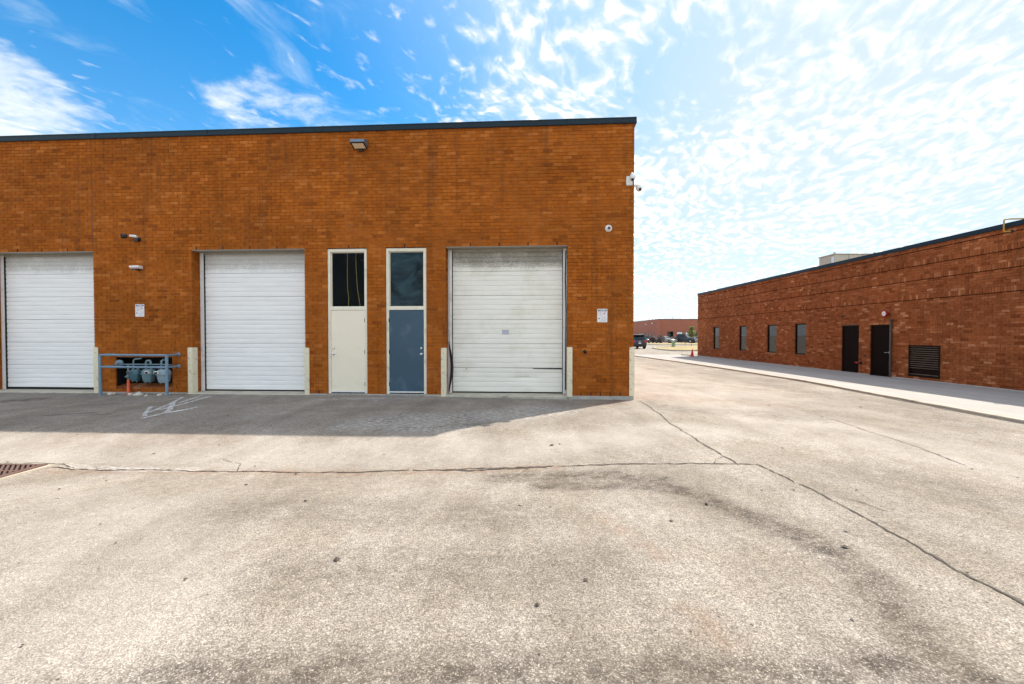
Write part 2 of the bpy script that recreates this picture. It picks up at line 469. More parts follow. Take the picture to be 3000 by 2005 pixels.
def asphalt_mat():
    m, t, b = new_mat('weathered_asphalt')
    pos = t.node('ShaderNodeNewGeometry').outputs['Position']
    at = t.node('ShaderNodeAttribute', attribute_name='stain').outputs['Fac']
    dust = t.node('ShaderNodeAttribute', attribute_name='dust').outputs['Fac']
    brown = t.node('ShaderNodeAttribute', attribute_name='brown').outputs['Fac']
    wet = t.node('ShaderNodeAttribute', attribute_name='worn').outputs['Fac']
    newer = t.node('ShaderNodeAttribute', attribute_name='apron').outputs['Fac']
    wob = t.noise(pos, 30.0, 2, 0.5)
    pv = t.v('ADD', pos, t.scale(t.comb(wob, t.noise(t.v('ADD', pos, (5, 3, 1)), 30.0, 2), 0), (0.03, 0.03, 0)))
    v1 = t.voro(pv, 112.0)
    v2 = t.voro(pv, 210.0)
    r1 = t.sep(v1.outputs['Color'])[0]
    r2 = t.sep(v2.outputs['Color'])[1]
    d1 = v1.outputs['Distance']
    chip = t.m('ADD', t.m('MULTIPLY', r1, 0.6), t.m('MULTIPLY', r2, 0.4))
    stone = t.ramp(chip, [(0.05, (0.150, 0.134, 0.118)), (0.30, (0.265, 0.243, 0.219)), (0.55, (0.335, 0.310, 0.282)),
                          (0.80, (0.410, 0.382, 0.346)), (1.0, (0.55, 0.51, 0.455))])
    gap = t.ss(d1, 0.40, 0.80, 0, 0.72)
    c = t.mix(gap, stone, (0.125, 0.108, 0.092))
    # patches where the binder has worn away differently, a hand to a metre wide
    big = t.noise(pos, 0.35, 4, 0.6)
    med = t.noise(t.v('MULTIPLY', pos, (1.0, 0.6, 1.0)), 1.3, 6, 0.68)
    clump = t.noise(pv, 13.0, 5, 0.72)
    lane = t.noise(t.v('MULTIPLY', pos, (1.25, 0.13, 1.0)), 1.0, 5, 0.65, 0.6)
    f = t.m('MULTIPLY', t.lin(big, 0.3, 0.7, 0.86, 1.12), t.lin(med, 0.25, 0.75, 0.72, 1.24))
    f = t.m('MULTIPLY', f, t.lin(lane, 0.3, 0.7, 0.84, 1.12))
    f = t.m('MULTIPLY', f, t.lin(clump, 0.25, 0.75, 0.78, 1.28))
    c = t.mix(1.0, c, t.comb(f, f, f), 'MULTIPLY')
    c = t.mix(1.0, c, t.mix(t.ss(med, 0.35, 0.65), (1.0, 0.940, 0.860), (1.0, 0.980, 0.950)), 'MULTIPLY')
    # short dark pits and flecks
    flv = t.v('MULTIPLY', pv, (0.75, 1.6, 1.0))
    fl = t.noise(flv, 44.0, 4, 0.72, 1.2)
    c = t.mix(t.m('MULTIPLY', t.ss(fl, 0.58, 0.68), t.lin(med, 0.3, 0.7, 0.75, 0.25)), c, (0.105, 0.090, 0.076))
    fl2 = t.noise(t.v('MULTIPLY', pv, (0.8, 1.5, 1.0)), 17.0, 5, 0.75, 1.0)
    c = t.mix(t.m('MULTIPLY', t.ss(fl2, 0.57, 0.68), t.lin(lane, 0.3, 0.7, 0.65, 0.20)), c, (0.125, 0.105, 0.085))
    c = t.mix(t.ss(fl2, 0.42, 0.30, 0.0, 0.40), c, (0.50, 0.465, 0.42))
    # polished dusty wear that lightens some stretches
    c = t.mix(t.m('MULTIPLY', wet, t.lin(med, 0.3, 0.7, 0.25, 0.75)), c, (0.44, 0.405, 0.37))
    # the newer dark asphalt along the building
    c = t.mix(t.m('MULTIPLY', newer, t.lin(t.noise(t.v('MULTIPLY', pos, (0.5, 1.6, 1.0)), 1.6, 6, 0.7), 0.3, 0.7, 0.0, 0.46)), c, (0.125, 0.116, 0.107))
    # rust tint
    c = t.mix(t.m('MULTIPLY', brown, t.ss(t.noise(pos, 7.0, 5, 0.7), 0.34, 0.64, 0, 0.62)), c, (0.225, 0.125, 0.075))
    # tyre rubber and oil; stones keep showing through it
    sm = t.m('MULTIPLY', at, t.lin(t.noise(t.v('MULTIPLY', pos, (1, 1.3, 1)), 4.5, 6, 0.78), 0.36, 0.60, 0.12, 1.15), None, True)
    keep = t.lin(chip, 0.50, 0.90, 1.0, 0.22)
    c = t.mix(t.m('MULTIPLY', sm, keep), c, (0.066, 0.054, 0.044))
    # white powder tracked out of the doors
    pd = t.noise(t.v('MULTIPLY', pos, (1.0, 2.2, 1.0)), 9.0, 6, 0.75)
    c = t.mix(t.m('MULTIPLY', dust, t.ss(pd, 0.44, 0.66, 0.0, 0.9)), c, (0.60, 0.59, 0.58))
    # small dark specks
    sp = t.voro(pos, 7.0)
    spk = t.m('MULTIPLY', t.ss(sp.outputs['Distance'], 0.045, 0.075, 1.0, 0.0), t.ss(t.sep(sp.outputs['Color'])[2], 0.70, 0.72))
    c = t.mix(t.m('MULTIPLY', spk, 0.8), c, (0.04, 0.035, 0.03))
    t.put(b.inputs['Base Color'], c)
    b.inputs['Roughness'].default_value = 0.9
    b.inputs['Specular IOR Level'].default_value = 0.2
    h = t.m('ADD', t.m('MULTIPLY', d1, -0.7), t.m('ADD', t.m('MULTIPLY', r1, 0.35), t.m('ADD', t.m('MULTIPLY', med, 0.6), t.m('MULTIPLY', clump, 1.2))))
    t.put(b.inputs['Normal'], t.bump(h, 0.8, 0.006))
    return m


M['asphalt'] = asphalt_mat()


def strip_mat():
    m, t, b = new_mat('smooth_grey_paving')
    pos = t.node('ShaderNodeNewGeometry').outputs['Position']
    n = t.noise(t.v('MULTIPLY', pos, (1.6, 0.25, 1)), 1.2, 5, 0.65)
    f2 = t.noise(pos, 60.0, 3, 0.7)
    c = t.mix(t.lin(n, 0.3, 0.7), (0.28, 0.265, 0.25), (0.37, 0.355, 0.335))
    f = t.lin(f2, 0.3, 0.7, 0.85, 1.15)
    c = t.mix(1.0, c, t.comb(f, f, f), 'MULTIPLY')
    t.put(b.inputs['Base Color'], c)
    b.inputs['Roughness'].default_value = 0.9
    t.put(b.inputs['Normal'], t.bump(f2, 0.4, 0.004))
    return m


M['strip'] = strip_mat()


def grass_mat():
    m, t, b = new_mat('dry_grass')
    pos = t.node('ShaderNodeNewGeometry').outputs['Position']
    n = t.noise(pos, 0.8, 5, 0.7)
    f2 = t.noise(pos, 14.0, 4, 0.7)
    c = t.ramp(n, [(0.3, (0.20, 0.155, 0.060)), (0.5, (0.29, 0.225, 0.095)), (0.7, (0.36, 0.29, 0.15))])
    f = t.lin(f2, 0.3, 0.7, 0.75, 1.25)
    t.put(b.inputs['Base Color'], t.mix(1.0, c, t.comb(f, f, f), 'MULTIPLY'))
    b.inputs['Roughness'].default_value = 0.95
    t.put(b.inputs['Normal'], t.bump(f2, 0.8, 0.05))
    return m


M['grass'] = grass_mat()


def leaf_mat(name, stops):
    m, t, b = new_mat(name)
    geo = t.node('ShaderNodeNewGeometry')
    t.put(b.inputs['Base Color'], t.ramp(geo.outputs['Random Per Island'], stops))
    b.inputs['Roughness'].default_value = 0.7
    return m


M['needle'] = leaf_mat('conifer_needles', [(0.0, (0.05, 0.085, 0.02)), (0.4, (0.12, 0.16, 0.03)), (0.75, (0.30, 0.29, 0.06)), (1.0, (0.50, 0.44, 0.14))])
M['purple'] = leaf_mat('purple_leaves', [(0.0, (0.03, 0.018, 0.022)), (0.6, (0.075, 0.045, 0.052)), (1.0, (0.17, 0.11, 0.10))])
M['debris'] = leaf_mat('dry_litter', [(0.0, (0.03, 0.022, 0.016)), (0.7, (0.09, 0.065, 0.045)), (1.0, (0.5, 0.48, 0.44))])


# ------------------------------------------------------------------ mesh builder
class MB:
    def __init__(self):
        self.v = []
        self.f = []

    def box(self, x0, x1, y0, y1, z0, z1, mtx=None, back=True):
        n = len(self.v)
        pts = [(x0, y0, z0), (x1, y0, z0), (x1, y1, z0), (x0, y1, z0), (x0, y0, z1), (x1, y0, z1), (x1, y1, z1), (x0, y1, z1)]
        if mtx is not None:
            pts = [tuple(mtx @ Vector(q)) for q in pts]
        self.v += pts
        fs = [(0, 3, 2, 1), (4, 5, 6, 7), (0, 1, 5, 4), (1, 2, 6, 5), (3, 0, 4, 7)]
        if back:
            fs.append((2, 3, 7, 6))
        self.f += [tuple(n + i for i in q) for q in fs]
        return self

    def quad(self, a, b, c, d):
        n = len(self.v)
        self.v += [tuple(a), tuple(b), tuple(c), tuple(d)]
        self.f.append((n, n + 1, n + 2, n + 3))
        return self

    def poly(self, pts):
        n = len(self.v)
        self.v += [tuple(q) for q in pts]
        self.f.append(tuple(range(n, n + len(pts))))
        return self

    def ring_loft(self, rings, cap0=True, cap1=True):
        n = len(self.v)
        m = len(rings[0])
        for r in rings:
            self.v += [tuple(q) for q in r]
        for i in range(len(rings) - 1):
            for j in range(m):
                a = n + i * m + j
                b_ = n + i * m + (j + 1) % m
                self.f.append((a, b_, b_ + m, a + m))
        if cap0:
            self.f.append(tuple(n + j for j in reversed(range(m))))
        if cap1:
            self.f.append(tuple(n + (len(rings) - 1) * m + j for j in range(m)))
        return self

    def cyl(self, p0, p1, r0, r1=None, n=14, caps=True):
        r1 = r0 if r1 is None else r1
        return self.tube([p0, p1], [r0, r1], n, caps)

    def tube(self, pts, r, n=10, caps=True):
        pts = [Vector(q) for q in pts]
        rs = r if hasattr(r, '__len__') else [r] * len(pts)
        rings = []
        up = None
        for i, q in enumerate(pts):
            if i == 0:
                t = pts[1] - pts[0]
            elif i == len(pts) - 1:
                t = pts[-1] - pts[-2]
            else:
                t = (pts[i + 1] - q).normalized() + (q - pts[i - 1]).normalized()
            t.normalize()
            if up is None:
                up = Vector((0, 0, 1)) if abs(t.z) < 0.9 else Vector((1, 0, 0))
            s = t.cross(up)
            if s.length < 1e-5:
                s = t.orthogonal()
            s.normalize()
            u = s.cross(t).normalized()
            up = u
            rings.append([q + rs[i] * (math.cos(2 * math.pi * j / n) * s + math.sin(2 * math.pi * j / n) * u) for j in range(n)])
        return self.ring_loft(rings, caps, caps)

    def lathe(self, prof, o=(0, 0, 0), axis=(0, 0, 1), n=16):
        """prof: (radius, distance along axis)"""
        ax = Vector(axis).normalized()
        s = ax.orthogonal().normalized()
        u = ax.cross(s)
        o = Vector(o)
        rings = [[o + ax * h + max(r, 1e-4) * (math.cos(2 * math.pi * j / n) * s + math.sin(2 * math.pi * j / n) * u) for j in range(n)] for r, h in prof]
        return self.ring_loft(rings)

    def prism(self, prof, x0, x1):
        """profile of (y, z) points extruded along x"""
        return self.ring_loft([[(x0, y, z) for y, z in prof], [(x1, y, z) for y, z in prof]])

    def prism_z(self, prof, z0, z1):
        return self.ring_loft([[(x, y, z0) for x, y in prof], [(x, y, z1) for x, y in prof]])

    def prism_y(self, prof, y0, y1):
        return self.ring_loft([[(x, y0, z) for x, z in prof], [(x, y1, z) for x, z in prof]])

    def mesh(self, name, mat, smooth=False):
        me = bpy.data.meshes.new(name)
        me.from_pydata(self.v, [], self.f)
        if smooth:
            me.polygons.foreach_set('use_smooth', [True] * len(me.polygons))
        if mat:
            me.materials.append(mat)
        me.update()
        return me

    def build(self, name, mat, parent=None, loc=(0, 0, 0), rz=0.0, smooth=False, bevel=0.0, fix=True):
        me = self.mesh(name, mat, False)
        if fix:
            import bmesh
            bm = bmesh.new()
            bm.from_mesh(me)
            bmesh.ops.recalc_face_normals(bm, faces=bm.faces)
            bm.to_mesh(me)
            bm.free()
        if smooth:
            me.polygons.foreach_set('use_smooth', [True] * len(me.polygons))
            try:
                me.set_sharp_from_angle(angle=R(40))
            except Exception:
                pass
        o = bpy.data.objects.new(name, me)
        COL.objects.link(o)
        if parent is not None:
            o.parent = parent
        o.location = loc
        o.rotation_euler = (0, 0, rz)
        if bevel:
            bv = o.modifiers.new('bevel', 'BEVEL')
            bv.width = bevel
            bv.segments = 2
            bv.limit_method = 'ANGLE'
        return o


def tag(o, label=None, cat=None, group=None, kind=None):
    if label:
        o['label'] = label
    if cat:
        o['category'] = cat
    if group:
        o['group'] = group
    if kind:
        o['kind'] = kind
    return o


def thing(name, label, cat, loc=(0, 0, 0), rz=0.0, group=None):
    o = bpy.data.objects.new(name, None)
    o.empty_display_size = 0.2
    COL.objects.link(o)
    o.location = loc
    o.rotation_euler = (0, 0, rz)
    return tag(o, label, cat, group)


def inst(name, me, parent, loc, rz=0.0):
    o = bpy.data.objects.new(name, me)
    COL.objects.link(o)
    o.parent = parent
    o.location = loc
    o.rotation_euler = (0, 0, rz)
    return o


def sstep(x, a, b):
    t = np.clip((np.asarray(x, float) - a) / (b - a), 0, 1)
    return t * t * (3 - 2 * t)


# ------------------------------------------------------------------ frames
A = R(3.4)                                                # warehouse front is turned a little
C0 = Vector((2.902, 11.095, 0.0))                         # its right front corner
DU = Vector((math.cos(A), -math.sin(A), 0))
DN = Vector((math.sin(A), math.cos(A), 0))


def WP(u, off, z):
    return C0 + DU * u + DN * off + Vector((0, 0, z))


def gz(x, y):
    """height of the yard: a shallow drainage swale in front of the warehouse, a slight rise against its wall"""
    x = np.asarray(x, float)
    y = np.asarray(y, float)
    yy = (y - C0.y) + (x - C0.x) * math.tan(A)            # distance from the wall line (negative in front)
    s = 1 - sstep(x, -3.0, 2.6)
    z = -0.20 * s * np.exp(-((yy + 5.55) / 1.25) ** 2) * (1 - sstep(-x, 14, 24))
    z = z + 0.055 * (1 - sstep(x, -3.5, 1.5)) * np.exp(-(np.minimum(yy, 0) / 0.9) ** 2) * (yy < 3)
    q = np.maximum(np.abs(x + 6.57), np.abs(y - 5.70))
    w = 1 - sstep(q, 0.42, 0.85)
    return z * (1 - w) - 0.172 * w


# ------------------------------------------------------------------ ground (one sheet to the horizon)
def axis(lo, hi, st, far):
    a = list(np.arange(lo, hi + 1e-6, st))
    s = st
    q = a[-1]
    while q < far:
        s *= 1.35
        q += s
        a.append(min(q, far))
    s = st
    q = a[0]
    while q > -far:
        s *= 1.35
        q -= s
        a.insert(0, max(q, -far))
    return np.array(a)


gx = axis(-13.0, 11.5, 0.08, 2500)
gy = axis(1.2, 13.0, 0.07, 2500)
GX, GY = np.meshgrid(gx, gy)
GZ = gz(GX, GY)
nx, ny = len(gx), len(gy)
verts = np.stack([GX.ravel(), GY.ravel(), GZ.ravel()], 1)
ii = np.arange(nx * ny).reshape(ny, nx)
faces = np.stack([ii[:-1, :-1].ravel(), ii[:-1, 1:].ravel(), ii[1:, 1:].ravel(), ii[1:, :-1].ravel()], 1)
gme = bpy.data.meshes.new('ground')
gme.vertices.add(len(verts))
gme.vertices.foreach_set('co', verts.ravel())
gme.loops.add(faces.size)
gme.loops.foreach_set('vertex_index', faces.ravel())
gme.polygons.add(len(faces))
gme.polygons.foreach_set('loop_start', np.arange(0, faces.size, 4))
gme.polygons.foreach_set('loop_total', np.full(len(faces), 4))
gme.update(calc_edges=True)
gme.polygons.foreach_set('use_smooth', np.ones(len(faces), bool))
gme.materials.append(M['asphalt'])


def seg_dist(pts):
    P = verts[:, :2]
    best = np.full(len(P), 1e9)
    for (a, b) in zip(pts[:-1], pts[1:]):
        a = np.array(a)
        b = np.array(b)
        d = b - a
        t = np.clip(((P - a) @ d) / (d @ d), 0, 1)
        best = np.minimum(best, np.linalg.norm(P - (a + t[:, None] * d), axis=1))
    return best


def band(pts, w, amp=1.0):
    return amp * (1 - sstep(seg_dist(pts), w * 0.25, w))


stain = np.zeros(len(verts))
for pts, w, amp in [
    ([(-0.15, 5.26), (0.5, 5.22), (1.12, 5.22), (1.55, 4.95)], 0.32, 0.95),
    ([(0.3, 4.86), (1.2, 4.80), (1.7, 4.62), (1.95, 4.15), (2.10, 3.8)], 0.24, 0.85),
    ([(1.3, 5.05), (1.75, 4.55), (2.0, 4.05), (2.22, 3.62), (2.33, 3.3)], 0.24, 1.0),
    ([(2.25, 3.3), (2.30, 2.95), (2.17, 2.6), (2.10, 2.3)], 0.26, 0.75),
    ([(1.75, 2.17), (1.95, 2.12), (2.25, 1.95)], 0.20, 1.0),
    ([(-1.6, 1.95), (-0.6, 2.00), (0.4, 1.98), (1.4, 1.98)], 0.38, 0.80),
    ([(-3.2, 1.75), (-1.6, 1.8)], 0.35, 0.65),
    ([(-12.6, 10.2), (-12.0, 10.75), (-11.7, 11.0)], 0.42, 0.95),
    ([(-9.2, 8.9), (-8.6, 9.2)], 0.12, 0.9),
    ([(-8.4, 8.95), (-8.1, 9.1)], 0.10, 0.9),
    ([(-9.6, 10.2), (-9.2, 10.4)], 0.12, 0.7),
    ([(-2.2, 7.7), (-1.4, 7.75), (-0.7, 8.05)], 0.22, 0.55),
    ([(3.3, 9.9), (4.3, 9.3), (5.6, 8.7)], 0.7, 0.42),
    ([(8.2, 14.5), (8.6, 11.0), (7.9, 8.0)], 0.9, 0.40),
    ([(4.0, 5.2), (4.6, 4.4), (5.0, 3.6)], 0.7, 0.36),
    ([(-2.5, 4.2), (0.2, 4.0)], 0.6, 0.34),
    ([(-1.5, 3.0), (0.6, 3.1)], 0.5, 0.34),
    ([(-9.0, 8.0), (-3.0, 8.3), (-1.0, 8.6)], 0.8, 0.22),
]:
    stain = np.maximum(stain, band(pts, w, amp))
# the newer, darker asphalt apron along the foot of the warehouse
yyv = (verts[:, 1] - C0.y) + (verts[:, 0] - C0.x) * math.tan(A)
apron = (sstep(yyv, -3.9, -3.0)) * (yyv < 1) * (1 - sstep(verts[:, 0], 0.8, 2.6))
apron = apron * (0.65 + 0.35 * sstep(yyv, -3.0, -0.4))
dust = band([(-2.4, 8.3), (-1.2, 8.7), (0.0, 9.1), (0.8, 9.6)], 1.0, 0.85)
dust = np.maximum(dust, band([(-2.9, 7.9), (-1.0, 7.75)], 0.45, 0.8))
dust = np.maximum(dust, band([(-4.6, 10.9), (-2.6, 11.2)], 0.30, 0.5))
dust = np.maximum(dust, band([(-6.0, 6.05), (-4.9, 5.96), (-4.2, 5.93)], 0.13, 0.9))
dust = np.maximum(dust, band([(-10.6, 11.6), (-9.2, 11.5)], 0.4, 0.35))
worn = band([(-9, 6.9), (-3, 6.6), (0.5, 6.6), (3.0, 7.6)], 1.0, 0.75)
worn = np.maximum(worn, band([(4.2, 12), (5.0, 8), (6.5, 4.5)], 1.4, 0.6))
worn = np.maximum(worn, band([(-5, 4.4), (-3, 3.4), (-2.4, 2.6)], 1.0, 0.5))
worn = np.maximum(worn, band([(4, 40), (4.5, 20), (5, 12)], 3.0, 0.7))
brown = band([(1.6, 10.3), (2.5, 10.75)], 0.35, 0.9)
brown = np.maximum(brown, band([(-6.2, 5.86), (-3.3, 5.84), (-1.0, 5.7), (0.5, 5.6)], 0.20, 0.75))
brown = np.maximum(brown, band([(0.75, 3.95), (1.05, 3.2)], 0.10, 0.7))
brown = np.maximum(brown, band([(1.0, 2.6), (1.1, 2.3)], 0.12, 0.5))
brown = np.maximum(brown, band([(3.1, 11.6), (4.6, 11.0), (5.9, 10.4)], 0.8, 0.45))
brown = np.maximum(brown, band([(-7.5, 7.2), (-4.5, 7.3)], 0.6, 0.35))
for nm, arr in dict(stain=stain, dust=dust, brown=brown, worn=worn, apron=apron).items():
    at = gme.attributes.new(nm, 'FLOAT', 'POINT')
    at.data.foreach_set('value', arr.astype(np.float32))
ground = bpy.data.objects.new('ground', gme)
COL.objects.link(ground)
tag(ground, 'pale weathered asphalt yard with dark tyre marks and cracks', kind='structure')


def ribbon(name, mat, pts, w, lift=0.006, ragged=0.45, step=0.05, parent=ground, fn=gz, seed=1, gaps=0.0, wander=0.35):
    """a thin ragged strip lying on the ground along a polyline"""
    rr = random.Random(seed)
    P = [Vector((a, b, 0)) for a, b in pts]
    dense = []
    for a, b in zip(P[:-1], P[1:]):
        n = max(2, int((b - a).length / step))
        for i in range(n):
            dense.append(a.lerp(b, i / n))
    dense.append(P[-1])
    mb = MB()
    off = 0.0
    for i, q in enumerate(dense):
        t = (dense[min(i + 1, len(dense) - 1)] - dense[max(i - 1, 0)]).normalized()
        s = Vector((-t.y, t.x, 0))
        off = off * 0.85 + rr.uniform(-1, 1) * w * wander
        ww = w * (1 + rr.uniform(-ragged, ragged)) * 0.5
        c = q + s * off
        a, b = c + s * ww, c - s * ww
        mb.v += [(a.x, a.y, float(fn(a.x, a.y)) + lift), (b.x, b.y, float(fn(b.x, b.y)) + lift)]
    for i in range(len(dense) - 1):
        if gaps and rr.random() < gaps:
            continue
        mb.f.append((2 * i, 2 * i + 1, 2 * i + 3, 2 * i + 2))
    return mb.build(name, mat, parent)


seams = [
    ([(-6.1, 5.96), (-5.0, 5.92), (-3.3, 5.88), (-1.0, 5.76), (0.9, 5.62), (2.72, 5.52), (2.97, 5.50)], 0.022),
    ([(-1.0, 5.75), (0.4, 5.64)], 0.035),
    ([(3.02, 10.9), (2.93, 9.2), (2.80, 7.68), (2.74, 6.3), (2.72, 5.52)], 0.020),
    ([(2.97, 5.5), (3.02, 4.9), (3.03, 4.37), (3.00, 3.54), (2.96, 2.62), (2.95, 1.2)], 0.020),
    ([(5.94, 8.58), (5.80, 7.5), (5.66, 6.4), (5.45, 5.5)], 0.012),
    ([(-7.0, 6.12), (-6.5, 6.17), (-6.1, 6.1), (-5.85, 6.0)], 0.014),
    ([(2.73, 5.9), (2.55, 5.75), (2.42, 5.53)], 0.008),
    ([(3.03, 4.55), (3.25, 4.3), (3.32, 4.05)], 0.007),
    ([(0.2, 5.67), (0.05, 5.35), (-0.05, 5.2)], 0.007),
    ([(-3.6, 5.88), (-3.75, 6.2), (-4.1, 6.35)], 0.008),
    ([(2.85, 8.3), (3.1, 8.05), (3.45, 8.0)], 0.007),
]
for i, (pts, w) in enumerate(seams):
    ribbon('asphalt_seam', M['tar'], pts, w, ragged=0.7, seed=11 + i, gaps=0.015, wander=0.8)
chalks = [
    ([(-7.06, 8.55), (-7.06, 9.1), (-6.96, 9.65)], 0.09),
    ([(-7.18, 8.78), (-7.6, 9.35), (-8.0, 9.95), (-7.86, 9.9)], 0.07),
    ([(-7.42, 9.15), (-7.8, 10.2), (-8.2, 11.2)], 0.07),
    ([(-7.48, 9.45), (-7.55, 10.4), (-7.62, 11.35)], 0.09),
    ([(-7.9, 10.5), (-7.6, 10.05), (-7.3, 9.6), (-7.02, 9.1)], 0.10),
    ([(-7.74, 10.4), (-7.80, 10.9), (-7.87, 11.45)], 0.07),
    ([(-6.98, 9.15), (-6.90, 9.5), (-6.86, 9.85)], 0.11),
]
for i, (pts, w) in enumerate(chalks):
    tag(ribbon('chalk_mark', M['chalk'], pts, w, lift=0.005 + 0.0015 * i, ragged=0.12, seed=40 + i, wander=0.06))

# ------------------------------------------------------------------ paving strip and kerb beside the low building
kpts = [(8.7, -12), (8.95, 2), (9.07, 8.1), (9.30, 10.4), (9.78, 15.0), (9.82, 20.0), (9.62, 26.0), (9.15, 34.0), (8.95, 37.0)]


def kx(y):
    return float(np.interp(y, [q[1] for q in kpts], [q[0] for q in kpts]))


kys = [-12 + 0.7 * i for i in range(71)]
mb = MB()
for y0, y1 in zip(kys[:-1], kys[1:]):
    mb.quad((kx(y0) + 0.07, y0, 0.022), (14.2, y0, 0.022), (14.2, y1, 0.022), (kx(y1) + 0.07, y1, 0.022))
paved = mb.build('pavement', M['strip'])
tag(paved, 'smooth grey paved strip between the kerb and the low building', kind='structure')
ribbon('asphalt_seam', M['tar'], [(kx(y) - 0.012, y) for y in kys], 0.075, lift=0.005, ragged=0.6, step=0.2, seed=77)  # dark strip added to paint the shade along the kerb foot
rr = random.Random(3)
mb = MB()
rings = []
for i, y in enumerate(kys):
    x = kx(y)
    h = 0.055 + rr.uniform(-0.006, 0.006)
    j = rr.uniform(-0.008, 0.008)
    rings.append([(x + j, y, -0.02), (x + j + 0.004, y, h - 0.012), (x + j + 0.014, y, h), (x + 0.125, y, h + 0.002), (x + 0.135, y, h - 0.01), (x + 0.135, y, -0.02)])
mb.ring_loft(rings)
kerb = mb.build('kerb', M['kerb'])
tag(kerb, 'low concrete kerb running back past the low brick building', kind='structure')


# ------------------------------------------------------------------ brick walls
def subtract(segs, a, b):
    out = []
    for s, e in segs:
        if b <= s or a >= e:
            out.append((s, e))
        else:
            if a > s:
                out.append((s, a))
            if b < e:
                out.append((b, e))
    return out


def brick_wall(parent, bmat, mmat, u0, u1, z0, z1, ch, bl, openings, cam_local, near_ok, joint=0.010, depth=0.09,
               soldier=(), grooves=(), seed=5, ctrl=(), n_single=300, proud=0.010):
    """bricks proud of a mortar backing; the nearest whole bricks are single objects, the rest one mesh.
    openings: (u0, u1, z0, z1, reveal depth)"""
    rr = random.Random(seed)
    full = []
    mb = MB()
    n_c = int(math.ceil((z1 - z0) / ch))
    skip_until = 0
    for i in range(n_c):
        za = z0 + i * ch
        zb = min(za + ch, z1)
        if zb - za < 0.02:
            continue
        zm = (za + zb) / 2
        if any(g0 - 1e-4 <= zm <= g1 + 1e-4 for g0, g1 in grooves):
            continue
        sold = [s for s in soldier if s[0] - 1e-4 <= zm <= s[1] + 1e-4]
        segs = [(u0, u1)]
        for o in openings:
            if o[2] < zm < o[3]:
                segs = subtract(segs, o[0], o[1])
        for cj in ctrl:
            if cj[1] < zm < cj[2]:
                segs = subtract(segs, cj[0] - 0.009, cj[0] + 0.009)
        if sold:
            s0, s1 = sold[0]
            if abs(za - s0) > ch * 0.51:
                continue
            w = ch
            for a, b in segs:
                n = max(1, int(round((b - a) / w)))
                st = (b - a) / n
                for q in range(n):
                    yo = -rr.uniform(0.0, 0.0025)
                    mb.box(a + q * st + joint / 2, a + (q + 1) * st - joint / 2, yo, depth, s0 + joint / 2, s1 - joint / 2, back=False)
            continue
        offs = (bl / 2 if i % 2 else 0.0) + rr.uniform(-0.006, 0.006)
        for a, b in segs:
            kk = math.floor((a - u0 - offs) / bl)
            x = u0 + offs + kk * bl
            pieces = []
            while x < b:
                s, e = max(x, a), min(x + bl, b)
                if e - s > 0.004:
                    pieces.append([s, e])
                x += bl
            if len(pieces) > 1 and pieces[0][1] - pieces[0][0] < 0.05:
                pieces[1][0] = pieces[0][0]
                pieces.pop(0)
            if len(pieces) > 1 and pieces[-1][1] - pieces[-1][0] < 0.05:
                pieces[-2][1] = pieces[-1][1]
                pieces.pop()
            for s, e in pieces:
                sj = s + (joint / 2 if s > a + 1e-6 else 0)
                ej = e - (joint / 2 if e < b - 1e-6 else 0)
                yo = -rr.uniform(0.0, 0.0025)
                tz = rr.uniform(-0.0012, 0.0012)
                if abs((ej - sj) - (bl - joint)) < 1e-4 and abs(zb - za - ch) < 1e-6:
                    full.append((sj, yo, za + joint / 2 + tz))
                else:
                    mb.box(sj, ej, yo, depth, za + joint / 2 + tz, zb - joint / 2 + tz, back=False)
        # brick returns inside openings
        for o in openings:
            if o[2] < zm < o[3] and o[4] > 0.15:
                for ue, sg in ((o[0], -1), (o[1], 1)):
                    xa, xb = (ue - 0.06, ue) if sg < 0 else (ue, ue + 0.06)
                    if i % 2:
                        cuts = [(depth + joint, o[4] - 0.004)]
                    else:
                        cuts = [(depth + joint, depth + 0.1), (depth + 0.1 + joint, o[4] - 0.004)]
                    for ya, yb in cuts:
                        if yb - ya > 0.02:
                            mb.box(xa, xb, ya, yb, za + joint / 2, zb - joint / 2)
    # single bricks: the ones that show largest
    cl = Vector(cam_local)
    sc = []
    for q in full:
        d = Vector((q[0] + bl / 2, 0, q[2])) - cl
        ok = near_ok(q[0], q[2])
        sc.append((0 if ok else 1, d.length, q))
    sc.sort(key=lambda s: s[:2])
    bm_ = MB().box(0, bl - joint, 0, depth, 0, ch - joint).mesh('brick', bmat)
    for s in sc[:n_single]:
        inst('brick', bm_, parent, s[2])
    for s in sc[n_single:]:
        x, y, z = s[2]
        mb.box(x, x + bl - joint, y, depth, z, z + ch - joint, back=False)
    o = mb.build('brickwork', bmat, parent, fix=False)
    o['kind'] = 'stuff'
    # mortar backing with openings (7 mm behind the brick faces)
    g = proud
    us = sorted({u0 + g, u1 - g} | {o[0] - g for o in openings} | {o[1] + g for o in openings})
    zs = sorted({z0 - 0.02, z1} | {max(z0 - 0.02, o[2] - g) for o in openings} | {o[3] + 0.012 for o in openings})
    wb = MB()
    for ua, ub in zip(us[:-1], us[1:]):
        for za, zb in zip(zs[:-1], zs[1:]):
            um, zm = (ua + ub) / 2, (za + zb) / 2
            if any(o[0] - g < um < o[1] + g and max(z0 - 0.02, o[2] - g) < zm < o[3] + 0.012 for o in openings):
                continue
            wb.quad((ua, g, za), (ub, g, za), (ub, g, zb), (ua, g, zb))
